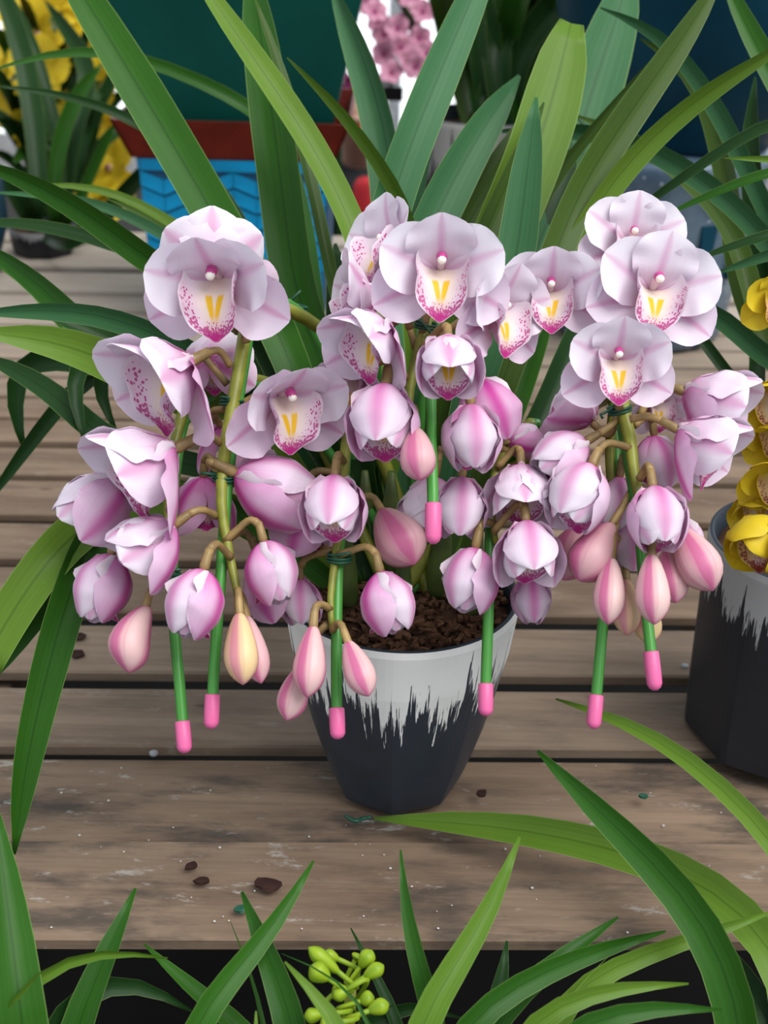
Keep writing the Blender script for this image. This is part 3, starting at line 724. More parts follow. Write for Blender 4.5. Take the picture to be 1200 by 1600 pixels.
# --- right spikes
BL(985, 385, 1.02, (.0, .15, 1), L=92, o=1, pink=.35, stem=(975, 560, 1.03), roll=-6)
BL(1017, 458, .96, (.08, .0, 1), L=110, o=1, pink=.4, stem=(980, 600, .99), roll=-10)
BL(962, 566, .92, (-.02, -.15, 1), L=96, o=1, hood=.45, pink=.42, stem=(968, 640, .945))
BL(925, 660, .98, (-.5, .5, -.1), L=100, o=.7, pink=.6, stem=(965, 645, .965))
BL(1070, 612, .95, (.80, -.36, .38), L=128, o=.45, hood=.4, pink=.55, roll=15, stem=(1000, 650, .96))
BL(1060, 672, .92, (.85, -.55, .4), L=122, o=.5, hood=.5, pink=.6, roll=18, stem=(985, 655, .935))
BL(1022, 630, .99, (.2, -.3, .8), L=62, o=.7, pink=.5, stem=(985, 650, .98))
BL(1022, 680, .97, (.15, -1, -.2), L=95, o=.15, pink=.4, stem=(990, 665, .96))
BL(1020, 762, .90, (.02, -.88, .48), L=124, o=.10, pink=.7, stem=(1000, 748, .925))
BL(968, 745, .97, (-.15, -1, .0), L=100, o=.2, pink=.55, stem=(985, 720, .96))
BL(985, 815, .96, (.0, -1, .0), L=92, o=.1, pink=.9, stem=(992, 770, .955))
BL(1065, 808, .96, (.2, -1, .0), L=78, o=.1, pink=.7, stem=(1005, 775, .95))
BU(956, 820, 904, 907, .93, 36, pink=.75, stem=(985, 770, .945))
BU(905, 822, 878, 906, .97, 33, pink=.9, stem=(975, 760, .97))
BU(956, 872, 950, 976, .91, 25, pink=.15, stem=(962, 820, .94))
BU(1018, 866, 1022, 976, .89, 27, pink=.15, stem=(1003, 810, .925))
BU(1040, 860, 1056, 942, .92, 26, pink=.5, stem=(1005, 815, .935))
BU(1062, 826, 1114, 923, .91, 34, pink=.45, stem=(1006, 790, .93))
BU(978, 905, 980, 993, .95, 22, 'budy', pink=.6, stem=(965, 840, .95))
BU(1008, 930, 1015, 1006, .96, 22, 'budy', pink=.0, stem=(1000, 850, .95))

# --- flower spike stems
def spike(pts, r=.0042, arch=None):
    W = [P(*p) for p in pts]
    cr = Vector((POTX + rnd(-.03, .03), POTY + rnd(-.01, .03), SOILZ - .004))
    ap = W[0]; back = cr.lerp(ap, .6) + Vector((0, .05, .06 if pts[0][0] < 700 else -.015))
    tube('flower_spike', [cr, cr.lerp(back, .5) + Vector((0, .02, .0)), back] + W, [r * 1.2, r * 1.1, r, r, r * .9, r * .5], M['stem'], orchid, n=36, ns=8)
spike([(400, 470, 1.0), (385, 512, .98), (368, 610, .965), (350, 710, .955), (344, 790, .945), (357, 860, .94), (372, 930, .93), (376, 952, .925)], .0056)
spike([(310, 600, 1.03), (285, 650, 1.0), (264, 730, .985), (261, 800, .98), (267, 880, .96), (262, 915, .95)], .0046)
spike([(580, 560, 1.04), (548, 640, 1.0), (538, 720, .975), (534, 800, .965), (524, 870, .945), (514, 950, .93), (520, 988, .925)], .0045)
spike([(690, 470, 1.0), (668, 500, .97), (655, 550, .955), (640, 600, .95), (638, 680, .94)], .0054)
spike([(830, 660, 1.03), (795, 695, .99), (776, 730, .97), (768, 800, .96), (775, 850, .955)], .0044)
spike([(960, 605, .98), (970, 640, .955), (985, 680, .945), (990, 740, .935), (1003, 800, .93), (1006, 850, .925)], .0058)
spike([(950, 620, 1.02), (955, 660, .99), (952, 720, .975), (958, 790, .96), (962, 850, .945)], .0046)

# ------------------------------------------------------------------ stakes and ties
def stake(pts, cap, label, r=.0042, rc=.0056):
    W = [P(*p) for p in pts]; c0 = P(*cap[0]); c1 = P(*cap[1])
    base = Vector((POTX + rnd(-.04, .04), POTY + rnd(0, .045), SOILZ - .01))
    root = empty('plant_stake', base, label, 'stake', 'green orchid stakes with pink caps')
    ap = W[0]; back = base.lerp(ap, .7) + Vector((0, .045, .06 if pts[0][0] < 700 else -.02))
    tube('rod', [base, base.lerp(back, .5) + Vector((0, .015, 0)), back] + W + [c0, c0.lerp(c1, .5)], r, M['stake'], root, n=44, ns=7)
    d = (c1 - c0); n = d.normalized(); h = d.length
    V, Fs, UV = lathe_data(c0, n, [(0, rc * .9), (.001, rc), (h * .5, rc * 1.02), (h * .82, rc * .98), (h * .93, rc * .75), (h, rc * .3)], 12)
    mesh('cap', V, Fs, M['cap'], root, UV)
stake([(300, 640, 1.03), (282, 690, 1.0), (272, 760, .99), (270, 850, .975), (272, 980, .945), (281, 1070, .935)], ((285, 1127, .93), (289, 1177, .925)), 'leftmost green stake, its pink cap hanging lowest beside the left bud')
stake([(398, 480, 1.01), (388, 535, .985), (370, 640, .97), (355, 760, .955), (345, 900, .94), (337, 1010, .93)], ((332, 1085, .925), (330, 1139, .92)), 'green stake with pink cap tied along the thick left flower spike')
stake([(580, 570, 1.05), (552, 640, 1.01), (540, 720, .985), (535, 800, .97), (528, 880, .95), (526, 1000, .93)], ((526, 1106, .92), (528, 1155, .915)), 'green stake with pink cap in front of the white-rimmed pot')
stake([(695, 480, 1.0), (680, 520, .975), (674, 600, .94), (674, 690, .915), (676, 750, .905)], ((677, 786, .90), (677, 850, .895)), 'short green stake with pink cap high above the pot centre', rc=.0058)
stake([(840, 660, 1.04), (800, 690, 1.0), (775, 735, .98), (766, 830, .965), (764, 930, .95), (762, 1000, .945)], ((759, 1068, .94), (759, 1119, .935)), 'green stake with pink cap beside the pot, before its white rim edge')
stake([(950, 610, 1.03), (960, 650, .995), (964, 740, .975), (955, 860, .955), (942, 970, .94)], ((932, 1086, .93), (927, 1139, .925)), 'green stake with pink cap over the slats, ending above the long leaf tip', rc=.0054)
stake([(955, 600, 1.0), (966, 640, .97), (982, 720, .95), (1000, 840, .93), (1008, 940, .92)], ((1017, 1018, .91), (1024, 1079, .905)), 'rightmost green stake with pink cap below the large right buds')
def tie(px, py, D, r, ax, label, ends=((18, -8),)):
    c = P(px, py, D); A = vdir(*ax); a = A.cross(Vector((0, 0, 1)) if abs(A.z) < .9 else Vector((1, 0, 0))).normalized(); b = A.cross(a)
    pts = []
    for i in range(40):
        an = i / 39 * 2 * math.pi * 2.4
        pts.append(c + (a * math.cos(an) + b * math.sin(an)) * r + A * (i / 39 - .5) * .006)
    for e in ends: pts.append(P(px + e[0], py + e[1], D - .012))
    V, Fs, UV = tube_data(pts, .0011, 6)
    tag(mesh('twist_tie', V, Fs, M['tie'], None, UV), label, 'twist tie', 'green wire ties')
tie(362, 628, .968, .0085, (.1, 1, .1), 'green wire tie around the thick left spike between two blooms', ((-4, -6),))
tie(350, 745, .955, .0085, (.1, 1, .3), 'green wire tie with a free end, lower on the thick left spike', ((-36, -6),))
tie(530, 872, .946, .0085, (.1, 1, .2), 'green wire tie above the two nodding buds before the pot')
tie(666, 508, .96, .0085, (.2, 1, .3), 'green wire tie right under the topmost central bloom', ((22, 30),))
tie(264, 898, .95, .008, (.1, 1, .1), 'green wire tie on the leftmost spike above a hanging bud')
tie(968, 640, .955, .0085, (-.2, 1, .2), 'green wire tie under the lowest open right bloom', ((-30, 8), (-26, 14)))
tie(462, 480, 1.12, .010, (.2, 1, .2), 'green wire tie with upright end beside the blue pot', ((8, -26),))
# ------------------------------------------------------------------ right black pot with yellow orchid
p2 = plane_z(1255, 1238); R2X, R2Y = p2.x + .004, p2.y + .088
pot2, S2 = faceted_pot('planter', R2X, R2Y, 0.005, 0.208, 0.090, 0.098, M['pot2'], M['potin'], 'black faceted pot with grey brushed rim at the right edge', 'pot', rot=.1)
yo = empty('orchid_plant', (R2X, R2Y, S2), 'yellow orchid growing in the black pot at the right edge', 'plant')
def yleaf(pts, w, mat, **k):
    c = Vector((R2X + rnd(-.04, .04), R2Y + rnd(-.03, .05), S2 - .004)); a = P(*pts[0])
    return leaf(yo, [c, c.lerp(a, .5) + Vector((.02, .03, .05))] + pts, w * .76, mat, **k)
yleaf([(1240, 420, 1.2), (1180, 290, 1.22), (1110, 150, 1.24), (1030, 50, 1.25), (938, 12, 1.26)], 19, 'leafblue', roll=-25, fold=.4, n=28)
yleaf([(1280, 250, 1.2), (1215, 130, 1.22), (1160, 30, 1.23), (1120, -60, 1.24)], 25, 'leaf', roll=10)
yleaf([(1230, 420, 1.18), (1160, 330, 1.2), (1050, 250, 1.25), (930, 205, 1.3), (770, 205, 1.34)], 20, 'leafblue', roll=-15, fold=.4, n=28)
yleaf([(1260, 170, 1.12), (1160, 215, 1.13), (1070, 275, 1.15), (1000, 325, 1.17), (940, 370, 1.2)], 12, 'leafdeep', roll=20, n=26)
yleaf([(1270, 260, 1.1), (1190, 275, 1.1), (1110, 305, 1.12), (1020, 345, 1.14)], 15, 'leaf', roll=45, fold=.6, n=26)
yleaf([(1290, 255, 1.06), (1220, 252, 1.06), (1130, 247, 1.05)], 11, 'leafyel', roll=0, fold=.3)
yleaf([(1280, 350, 1.1), (1200, 368, 1.1), (1120, 392, 1.11), (1070, 412, 1.12)], 13, 'leafdeep', roll=30)
yleaf([(1280, 380, 1.12), (1200, 400, 1.12), (1110, 430, 1.13)], 14, 'leafblue', roll=0)
yleaf([(1200, 560, 1.2), (1170, 430, 1.22), (1120, 320, 1.26), (1010, 230, 1.3), (900, 180, 1.33)], 20, 'leafol', roll=20, n=28)
yleaf([(1190, 540, 1.24), (1150, 420, 1.26), (1140, 300, 1.3), (1090, 120, 1.34), (1000, 60, 1.36)], 22, 'leafol', roll=-25, n=28)
yleaf([(1210, 500, 1.26), (1190, 380, 1.28), (1170, 250, 1.3), (1180, 120, 1.3)], 24, 'leafdeep', roll=-25)
yleaf([(1190, 560, 1.15), (1130, 490, 1.16), (1060, 470, 1.17), (980, 480, 1.2)], 20, 'leafblue', roll=-20)
yleaf([(1180, 640, 1.18), (1120, 560, 1.19), (1050, 470, 1.2), (990, 400, 1.24)], 11, 'leafdeep', roll=10)
yleaf([(1180, 700, 1.18), (1185, 560, 1.2), (1165, 450, 1.22)], 18, 'leafdeep', roll=30)
for (x, y, d, f, L, o) in [(1215, 470, 1.0, (-.2, -.3, 1), 62, .9), (1215, 610, 1.0, (-.45, -.6, .7), 78, .5), (1225, 660, 1.02, (-.4, -.7, .6), 80, .5), (1222, 735, .99, (-.5, -.6, .7), 78, .6),
                           (1205, 812, .97, (-.62, -.65, .45), 104, .2), (1190, 770, 1.02, (-.3, -.8, .5), 70, .5)]:
    bloom(yo, x, y, d, f, L=L, o=o, pink=.3, set_='y', stem=(1265, y - 10, d + .03))
tube('flower_spike', [Vector((R2X, R2Y, S2 - .004)), P(1275, 560, 1.12), P(1272, 420, 1.08), P(1266, 560, 1.03), P(1266, 720, 1.01), P(1262, 830, 1.0)], .005, M['stem'], yo, n=30)

# ------------------------------------------------------------------ background left: blue pot, tray, green pot
def frustum(cx, cy, z0, z1, w0, d0, w1, d1, rot=0.0, bev=0.01):
    V = []
    for z, w_, d_ in ((z0, w0, d0), (z1, w1, d1)):
        for sx, sy in ((-1, -1), (1, -1), (1, 1), (-1, 1)):
            for (bx, by) in (((0, 1), (1, 0)) if sx * sy > 0 else ((1, 0), (0, 1))):
                x = sx * (w_ / 2 - bev * bx); y = sy * (d_ / 2 - bev * by)
                V.append(Vector((cx + x * math.cos(rot) - y * math.sin(rot), cy + x * math.sin(rot) + y * math.cos(rot), z)))
    Fs = [(k, (k + 1) % 8, (k + 1) % 8 + 8, k + 8) for k in range(8)] + [tuple(range(7, -1, -1)), tuple(range(8, 16))]
    return V, Fs
c = plane_z(362, 520); BX, BY = c.x + .012, c.y + .17
fz = BY - .17
def z_at(py, Y):
    d = Fw + Up * ((800 - py) / FPX); return CAM.z + d.z * Y / d.y
Dd = lambda py: fz / (Fw + Up * ((800 - py) / FPX)).y
zt = z_at(256, fz); WT = 300 * Dd(256) / FPX; WB = 262 * Dd(500) / FPX
blue = empty('square_pot', (BX, BY, 0.001), 'bright blue square pot with raised chevron pattern on the bench', 'pot')
V, Fs = frustum(BX, BY, .001, zt, WB, .33, WT, .35)
mesh('pot_body', V, Fs, M['bluedark'], blue, smooth=False)
# raised slanting bars in zigzag columns, on the front face
barme = None
ncol, nrow = 8, 9
for cidx in range(ncol):
    for r_ in range(nrow):
        t = (r_ + .5) / nrow; z = .02 + (zt - .045) * t
        wd = WB + (WT - WB) * (z / zt); yf = BY - (.33 + .02 * (z / zt)) / 2 - .0015
        x = BX + (-.5 + (cidx + .5) / ncol) * wd * .985
        sl = (1 if cidx % 2 else -1) * .42
        hw = wd * .985 / ncol / 2 * .97; hh = (zt - .03) / nrow * .40
        V = []
        for yy in (yf + .004, yf - .003):
            V += [Vector((x - hw, yy, z - hh - sl * hw)), Vector((x + hw, yy, z - hh + sl * hw)), Vector((x + hw, yy, z + hh + sl * hw)), Vector((x - hw, yy, z + hh - sl * hw))]
        mesh('chevron_bar', V, [(0, 3, 2, 1), (4, 5, 6, 7), (0, 1, 5, 4), (1, 2, 6, 5), (2, 3, 7, 6), (3, 0, 4, 7)], M['blue'], blue, smooth=False)
V, Fs = frustum(BX, BY, zt - .018, zt, WT * 1.005, .36, WT * 1.01, .362)
mesh('rim_band', V, Fs, M['blue'], blue, smooth=False)
tz = z_at(197, fz - .03)
TW0 = 318 * Dd(248) / FPX; TW1 = 372 * Dd(200) / FPX
tray = empty('plant_tray', (BX, BY, zt + .001), 'red-brown plastic tray between the blue pot and the green pot', 'tray')
V, Fs = frustum(BX, BY, zt + .001, zt + .006, TW0, .35, TW0 * 1.004, .352)
mesh('tray_base', V, Fs, M['tray'], tray, smooth=False)
for sx, sy, wv, dv in ((0, -1, TW0, TW1), (0, 1, TW0, TW1), (-1, 0, TW0, TW1), (1, 0, TW0, TW1)):
    h0, h1 = TW0 / 2, TW1 / 2; k0, k1 = .176, .20; th = .006
    if sy: q = [(-h0, sy * k0), (h0, sy * k0), (h1, sy * k1), (-h1, sy * k1)]; inn = (0, -sy * th)
    else: q = [(sx * h0, -k0), (sx * h0, k0), (sx * h1, k1), (sx * h1, -k1)]; inn = (-sx * th, 0)
    zs = (zt + .002, zt + .002, tz, tz)
    V = [Vector((BX + a, BY + b, z)) for (a, b), z in zip(q, zs)] + [Vector((BX + a + inn[0], BY + b + inn[1], z)) for (a, b), z in zip(q, zs)]
    mesh('tray_side', V, [(0, 1, 2, 3), (7, 6, 5, 4), (0, 4, 5, 1), (1, 5, 6, 2), (2, 6, 7, 3), (3, 7, 4, 0)], M['tray'], tray, smooth=False)
gw0 = 290 * Dd(197) / FPX; gw1 = 480 * Dd(-150) / FPX
gp = empty('square_pot', (BX, BY, zt + .007), 'dark green tapered pot standing in the red-brown tray', 'pot')
V, Fs = frustum(BX, BY, zt + .007, zt + .36, gw0, .27, gw1, .44)
mesh('pot_body', V, Fs, M['greenpot'], gp, smooth=False)
V, Fs = frustum(BX, BY, zt + .345, zt + .375, gw1 * 1.03, .455, gw1 * 1.03, .455)
mesh('rim_band', V, Fs, M['greenpot'], gp, smooth=False)
# ------------------------------------------------------------------ background right: blue-grey drum pot, dark teal pot
c = plane_z(1015, 560); GX, GY = c.x, c.y + .16
gh = z_at(212, GY)
dr = empty('round_pot', (GX, GY, .001), 'blue-grey glazed round pot with water drops on the bench', 'pot')
V, Fs, UV = lathe_data(Vector((GX, GY, .001)), Vector((0, 0, 1)), [(0, .135), (.008, .15), (.03, .157), (gh * .5, .175), (gh * .9, .195), (gh * .96, .202), (gh, .198)], 48)
mesh('pot_body', V, Fs, M['drum'], dr, UV)
for k in range(16):
    an = 2 * math.pi * k / 16; r_ = .183; cc = Vector((GX + math.cos(an) * r_, GY + math.sin(an) * r_, gh * .55))
    tdir = Vector((-math.sin(an), math.cos(an), 0)); odir = Vector((math.cos(an), math.sin(an), 0))
    V = [cc + tdir * a + Vector((0, 0, b)) + odir * q for q in (-.012, .003) for a, b in ((-.016, .05), (.016, .05), (.006, -.05), (-.006, -.05))]
    mesh('relief_wedge', V, [(0, 3, 2, 1), (4, 5, 6, 7), (0, 1, 5, 4), (1, 2, 6, 5), (2, 3, 7, 6), (3, 0, 4, 7)], M['tealpot'], dr, smooth=False)
tp = empty('round_pot', (GX + .06, GY, gh + .002), 'dark teal glazed pot stacked on the blue-grey pot', 'pot')
V, Fs, UV = lathe_data(Vector((GX + .06, GY, gh + .002)), Vector((0, 0, 1)), [(0, .13), (.01, .14), (.1, .20), (.2, .245), (.33, .27), (.36, .28), (.375, .275)], 48)
mesh('pot_body', V, Fs, M['tealpot'], tp, UV)
# second teal pot at the far left edge
c = plane_z(-60, 430)
lp = empty('round_pot', (c.x - .03, c.y, .001), 'teal glazed pot cut off by the left edge behind leaves', 'pot')
V, Fs, UV = lathe_data(Vector((c.x - .03, c.y, .001)), Vector((0, 0, 1)), [(0, .08), (.01, .10), (.1, .13), (.2, .13), (.27, .10), (.3, .085), (.31, .09)], 36)
mesh('pot_body', V, Fs, M['tealpot'], lp, UV)
# ------------------------------------------------------------------ background centre: white-brushed black pot with dark plant
c = plane_z(745, 470); KX, KY = c.x, c.y + .10
bh = z_at(190, KY - .1)
pot3, S3 = faceted_pot('planter', KX, KY, .001, bh, .085, .125, splash_pot('black_pot_white_brushed_rim', (0.02, 0.022, 0.03), (0.55, 0.53, 0.5), 0.30, 0.4), M['potin'], 'black pot with white brushed rim standing behind the pink orchid', 'pot')
po3 = empty('strap_leaf_plant', (KX, KY, S3), 'dark strap-leaved plant in the pot behind the pink orchid', 'plant')
def D_of(v): return (v - CAM).dot(Fw)
DK = D_of(Vector((KX, KY, S3)))
for i in range(26):
    x = rnd(690, 900); ang = (x - 760) / 130
    b = Vector((KX + ang * .04 + rnd(-.03, .03), KY + rnd(-.05, .05), S3 - .004))
    leaf(po3, [b, P(x * .5 + 380 + rnd(-20, 20), rnd(60, 110), DK + rnd(-.05, .08)), P(x + ang * 40, rnd(-60, 20), DK + rnd(-.12, .12)), P(x + ang * 120, rnd(-140, -60), DK + rnd(-.15, .15))], rnd(16, 26), random.choice(['leafdeep', 'leafdeep', 'leaf', 'leafol']), roll=rnd(-40, 40))
# ------------------------------------------------------------------ yellow orchids behind the left end
def flat_flower(plant, c, face, L, mats, n=5, name='bloom'):
    fr = frame_of(c, face, rnd(-20, 20)); Z = face.normalized()
    V, Fs, UV = lathe_data(c - Z * L * .05, Z, [(-.1 * L, .05 * L), (.05 * L, .12 * L), (.25 * L, .12 * L), (.34 * L, .05 * L)], 8)
    b = mesh(name, V, Fs, mats[0] if len(mats) < 3 else mats[2], plant, UV, origin=c)
    for k in range(n):
        phi = math.pi / 2 + 2 * math.pi * k / n
        path = meridian(L, [55, 70, 80, 95], 6, .03 * L)
        ws = [.5 * L * sm(TEP, i / 6, .04) for i in range(7)]
        sheet('petal', fr, phi, path, ws, [.8 * L] * 7, mats[:2], b, .4, wave=.08, nv=4, seed=random.randint(0, 9999))
    return b
yb = plane_z(95, 362); yb = Vector((yb.x, yb.y + .30, 0))
YD = 3.15
lby = empty('orchid_plant', (P(95, 420, YD).x, P(95, 420, YD).y, -.6), 'yellow orchid clump with dark leaves behind the left bench end', 'plant')
def lvec(px, py, d=YD): return P(px, py, d)
for (x, y) in [(75, 20), (100, 60), (60, 55), (110, 25), (45, 95), (65, 110), (10, 125), (150, 115), (158, 140), (70, 150), (85, 180), (60, 200), (20, 150), (130, 190), (105, 215), (160, 225), (145, 205), (95, 245), (175, 265), (165, 300), (118, 235), (40, 30)]:
    flat_flower(lby, lvec(x, y, YD + rnd(-.1, .15)), vdir(rnd(-.5, .5), rnd(-.4, .3), 1), 54 * YD / FPX, [M['yel_in'], M['yel_out'], M['ylip']])
for i in range(26):
    x = rnd(-20, 200); y = rnd(-30, 260)
    b = lvec(95 + rnd(-60, 60), rnd(380, 420), YD + rnd(-.1, .1))
    leaf(lby, [b, lvec(95 + (x - 95) * .4, (y + 400) / 2 - 20, YD + rnd(-.15, .1)), lvec(x, y, YD - rnd(0, .3)), lvec(x + (x - 95) * .5, y + rnd(-40, 60), YD - rnd(0, .4))], rnd(7, 13), random.choice(['leafdeep', 'leafdeep', 'leaf']), roll=rnd(-50, 50), n=14)
tube('pot_stem', [Vector((P(95, 420, YD).x, P(95, 420, YD).y, -.599)), lvec(95, 400)], [.16, .12], M['tealpot'], lby, n=4, ns=20)
# dark near-left leaves in front of them
def nleaf(pl, pts, w, mat, **k): return leaf(pl, pts, w, mat, **k)
c = plane_z(70, 396)
pot4, S4 = faceted_pot('planter', c.x, c.y, .004, .055, .06, .07, M['pot2'], M['potin'], 'small black pot under the dark leaves at the left bench end', 'pot')
nl = empty('strap_leaf_plant', (c.x, c.y, S4), 'dark strap-leaved plant behind the left leaf fan on the bench', 'plant')
def nb(): return Vector((c.x + rnd(-.05, .05), c.y + rnd(-.04, .04), S4 - .003))
for pts, w_, mt in [([(60, 330, 2.62), (55, 200, 2.67), (30, 60, 2.72), (-20, -60, 2.77)], 15, 'leafdeep'), ([(90, 330, 2.67), (95, 250, 2.72), (60, 100, 2.72), (10, -20, 2.77)], 10, 'leafdeep'),
                  ([(100, 340, 2.72), (110, 220, 2.72), (140, 110, 2.77), (70, 0, 2.82)], 13, 'leafdeep'), ([(85, 340, 2.67), (90, 240, 2.67), (120, 150, 2.67), (160, 100, 2.67)], 11, 'leaf'),
                  ([(40, 330, 2.62), (10, 280, 2.57), (-60, 250, 2.52)], 14, 'leafdeep'), ([(110, 340, 2.67), (150, 250, 2.67), (180, 190, 2.67)], 9, 'leaf'),
                  ([(110, 380, 2.52), (170, 330, 2.47), (230, 260, 2.42), (280, 220, 2.42)], 12, 'leafdeep')]:
    leaf(nl, [nb()] + pts, w_, mt, roll=rnd(-25, 25))
for pts, w_, mt, rl in [([(420, 185, 1.6), (385, 162, 1.6), (270, 105, 1.55), (160, 72, 1.5), (80, 78, 1.45), (-20, 112, 1.4)], 10, 'leaf', 20),
                  ([(240, 205, 1.6), (190, 178, 1.6), (110, 145, 1.55), (-20, 133, 1.5)], 9, 'leafdeep', 20),
                  ([(280, 360, 1.35), (220, 315, 1.35), (130, 286, 1.33), (40, 290, 1.3)], 9, 'leafyel', 30),
                  ([(270, 380, 1.32), (215, 340, 1.32), (130, 310, 1.3), (-20, 300, 1.3)], 9, 'leafblue', 20),
                  ([(260, 360, 1.4), (225, 330, 1.4), (165, 310, 1.4)], 10, 'leafol', 20),
                  ([(220, 400, 1.3), (110, 360, 1.3), (0, 345, 1.3), (-80, 350, 1.3)], 13, 'leafdeep', 35)]:
    a = P(*pts[0]); cr = crown(300)
    leaf(orchid, [cr, cr.lerp(a, .5) + Vector((0, .08, .08))] + pts, w_, mt, roll=rl, n=28)
# ------------------------------------------------------------------ pink moth orchids and a person beyond the bench
ph = empty('moth_orchid', (P(620, 60, 3.3).x, P(620, 60, 3.3).y, -.6), 'pink moth orchid blooming beyond the bench in bright light', 'plant')
cen = P(620, 60, 3.3)
tube('flower_stem', [Vector((cen.x, cen.y + .1, -.599)), cen + Vector((.05, .1, -.3)), cen + Vector((.06, .06, .0)), cen + Vector((-.05, .02, .16))], .008, M['leafdeep'], ph, n=16)
for (x, y) in [(600, 55), (640, 30), (600, 85), (625, 75), (612, 115), (640, 95), (655, 60), (585, 20), (640, -5), (650, 105), (575, 5), (622, 45), (590, 35), (660, 20), (668, 85)]:
    flat_flower(ph, P(x, y, 3.3 + rnd(-.05, .05)), vdir(rnd(-.4, .4), rnd(-.3, .2), 1), 21 * 3.3 / FPX, [M['phal_in'], M['phal_in'], M['mag_in']])
mo = empty('moth_orchid', (P(528, 140, 3.5).x, P(528, 140, 3.5).y, -.6), 'magenta moth orchid half hidden behind the green pot', 'plant')
cen = P(528, 130, 3.5)
tube('flower_stem', [Vector((cen.x, cen.y + .06, -.599)), cen + Vector((0, .06, -.2)), cen + Vector((0, .03, .1))], .008, M['leafdeep'], mo, n=12)
for (x, y) in [(530, 115), (540, 130), (520, 130), (510, 175), (535, 150), (545, 65), (505, 190), (537, 82)]:
    flat_flower(mo, P(x, y, 3.5 + rnd(-.05, .05)), vdir(rnd(-.4, .4), rnd(-.3, .2), 1), 17 * 3.5 / FPX, [M['mag_in'], M['mag_in'], M['phal_in']])

# crouching person beyond the bench, seen between leaves
def person():
    H0 = P(560, 178, 3.9); HX, HY, HZ = H0
    root = empty('person', (HX + .10, HY + .12, -.6), 'person in black and red crouching beyond the bench, seen between leaves', 'person')
    nodes = [((0, .22, -.62 - HZ * 0), .13)]
    def sk(name, pts, edges, mat, sub=2):
        me = bpy.data.meshes.new(name); org = Vector((HX, HY, HZ))
        me.from_pydata([p[0] for p in pts], edges, []); me.materials.append(mat)
        o = bpy.data.objects.new(name, me); link(o, org, root)
        o.modifiers.new('skin', 'SKIN'); ss = o.modifiers.new('sub', 'SUBSURF'); ss.levels = sub; ss.render_levels = sub
        lay = me.skin_vertices[0].data
        for i, p in enumerate(pts): lay[i].radius = p[1] if isinstance(p[1], tuple) else (p[1], p[1])
        lay[0].use_root = True
        me.polygons.foreach_set('use_smooth', [True] * len(me.polygons))
        return o
    g = -.6 - HZ
    # body (skin) continuous: pelvis, spine, neck, head, arms, legs
    pel = (0, .30, g + .32)
    pts = [(pel, .13), ((0, .24, -.40), (.10, .09)), ((0, .14, -.24), (.08, .07)), ((0, .06, -.13), .045), ((0, .02, -.04), (.075, .085)), ((0, .01, .06), (.075, .09)),
           ((-.18, .12, -.26), .05), ((-.24, -.02, -.42), .045), ((-.14, -.16, -.50), .036), ((-.09, -.22, -.50), .03),
           ((.18, .12, -.26), .05), ((.24, -.02, -.42), .045), ((.12, -.16, -.52), .036), ((.07, -.22, -.52), .03),
           ((-.16, -.02, g + .46), .08), ((-.15, .10, g + .08), .05), ((-.15, -.06, g + .04), .04),
           ((.16, -.02, g + .46), .08), ((.15, .10, g + .08), .05), ((.15, -.06, g + .04), .04)]
    ed = [(0, 1), (1, 2), (2, 3), (3, 4), (4, 5), (2, 6), (6, 7), (7, 8), (8, 9), (2, 10), (10, 11), (11, 12), (12, 13), (0, 14), (14, 15), (15, 16), (0, 17), (17, 18), (18, 19)]
    sk('body', pts, ed, M['skin'])
    sk('jacket', [(pts[1][0], (.19, .17)), (pts[2][0], (.17, .16)), (pts[6][0], .07), (pts[7][0], .06), (pts[8][0], .048), (pts[10][0], .07), (pts[11][0], .06), (pts[12][0], .048), (pel, (.15, .14)), ((0, .05, -.155), (.11, .11))],
       [(0, 1), (1, 2), (2, 3), (3, 4), (1, 5), (5, 6), (6, 7), (0, 8), (1, 9)], M['jacket'])
    sk('apron', [((.03, -.06, -.17), (.04, .03)), ((.03, -.07, -.30), (.06, .04)), ((.03, -.04, -.45), (.06, .05))], [(0, 1), (1, 2)], M['vest'])
    sk('trousers', [(pel, .145), (pts[14][0], .092), (pts[15][0], .065), (pts[17][0], .092), (pts[18][0], .065)], [(0, 1), (1, 2), (0, 3), (3, 4)], M['trouser'])
    sk('hair', [((.05, .05, .0), (.07, .08)), ((.035, .03, .10), (.085, .085)), ((.05, .07, .05), (.085, .09))], [(0, 1), (0, 2)], M['hair'])
    def blob(nm, cpos, ax, prof, mat):
        V, Fs, UV = lathe_data(Vector((HX, HY, HZ)) + Vector(cpos), Vector(ax), prof, 10); mesh(nm, V, Fs, mat, root, UV)
    blob('nose', (-.005, -.072, .0), (0, -1, -.4), [(0, .016), (.015, .013), (.022, .006)], M['skin'])
    for sx in (-1, 1):
        blob('eye', (sx * .03, -.066, .025), (0, -1, 0), [(0, .011), (.006, .009), (.009, .003)], M['hair'])
        blob('ear', (sx * .078, .01, .01), (sx, -.2, 0), [(0, .024), (.008, .022), (.012, .01)], M['skin'])
    blob('mouth', (0, -.07, -.035), (0, -1, 0), [(0, .02), (.004, .017), (.006, .006)], M['vest'])
person()

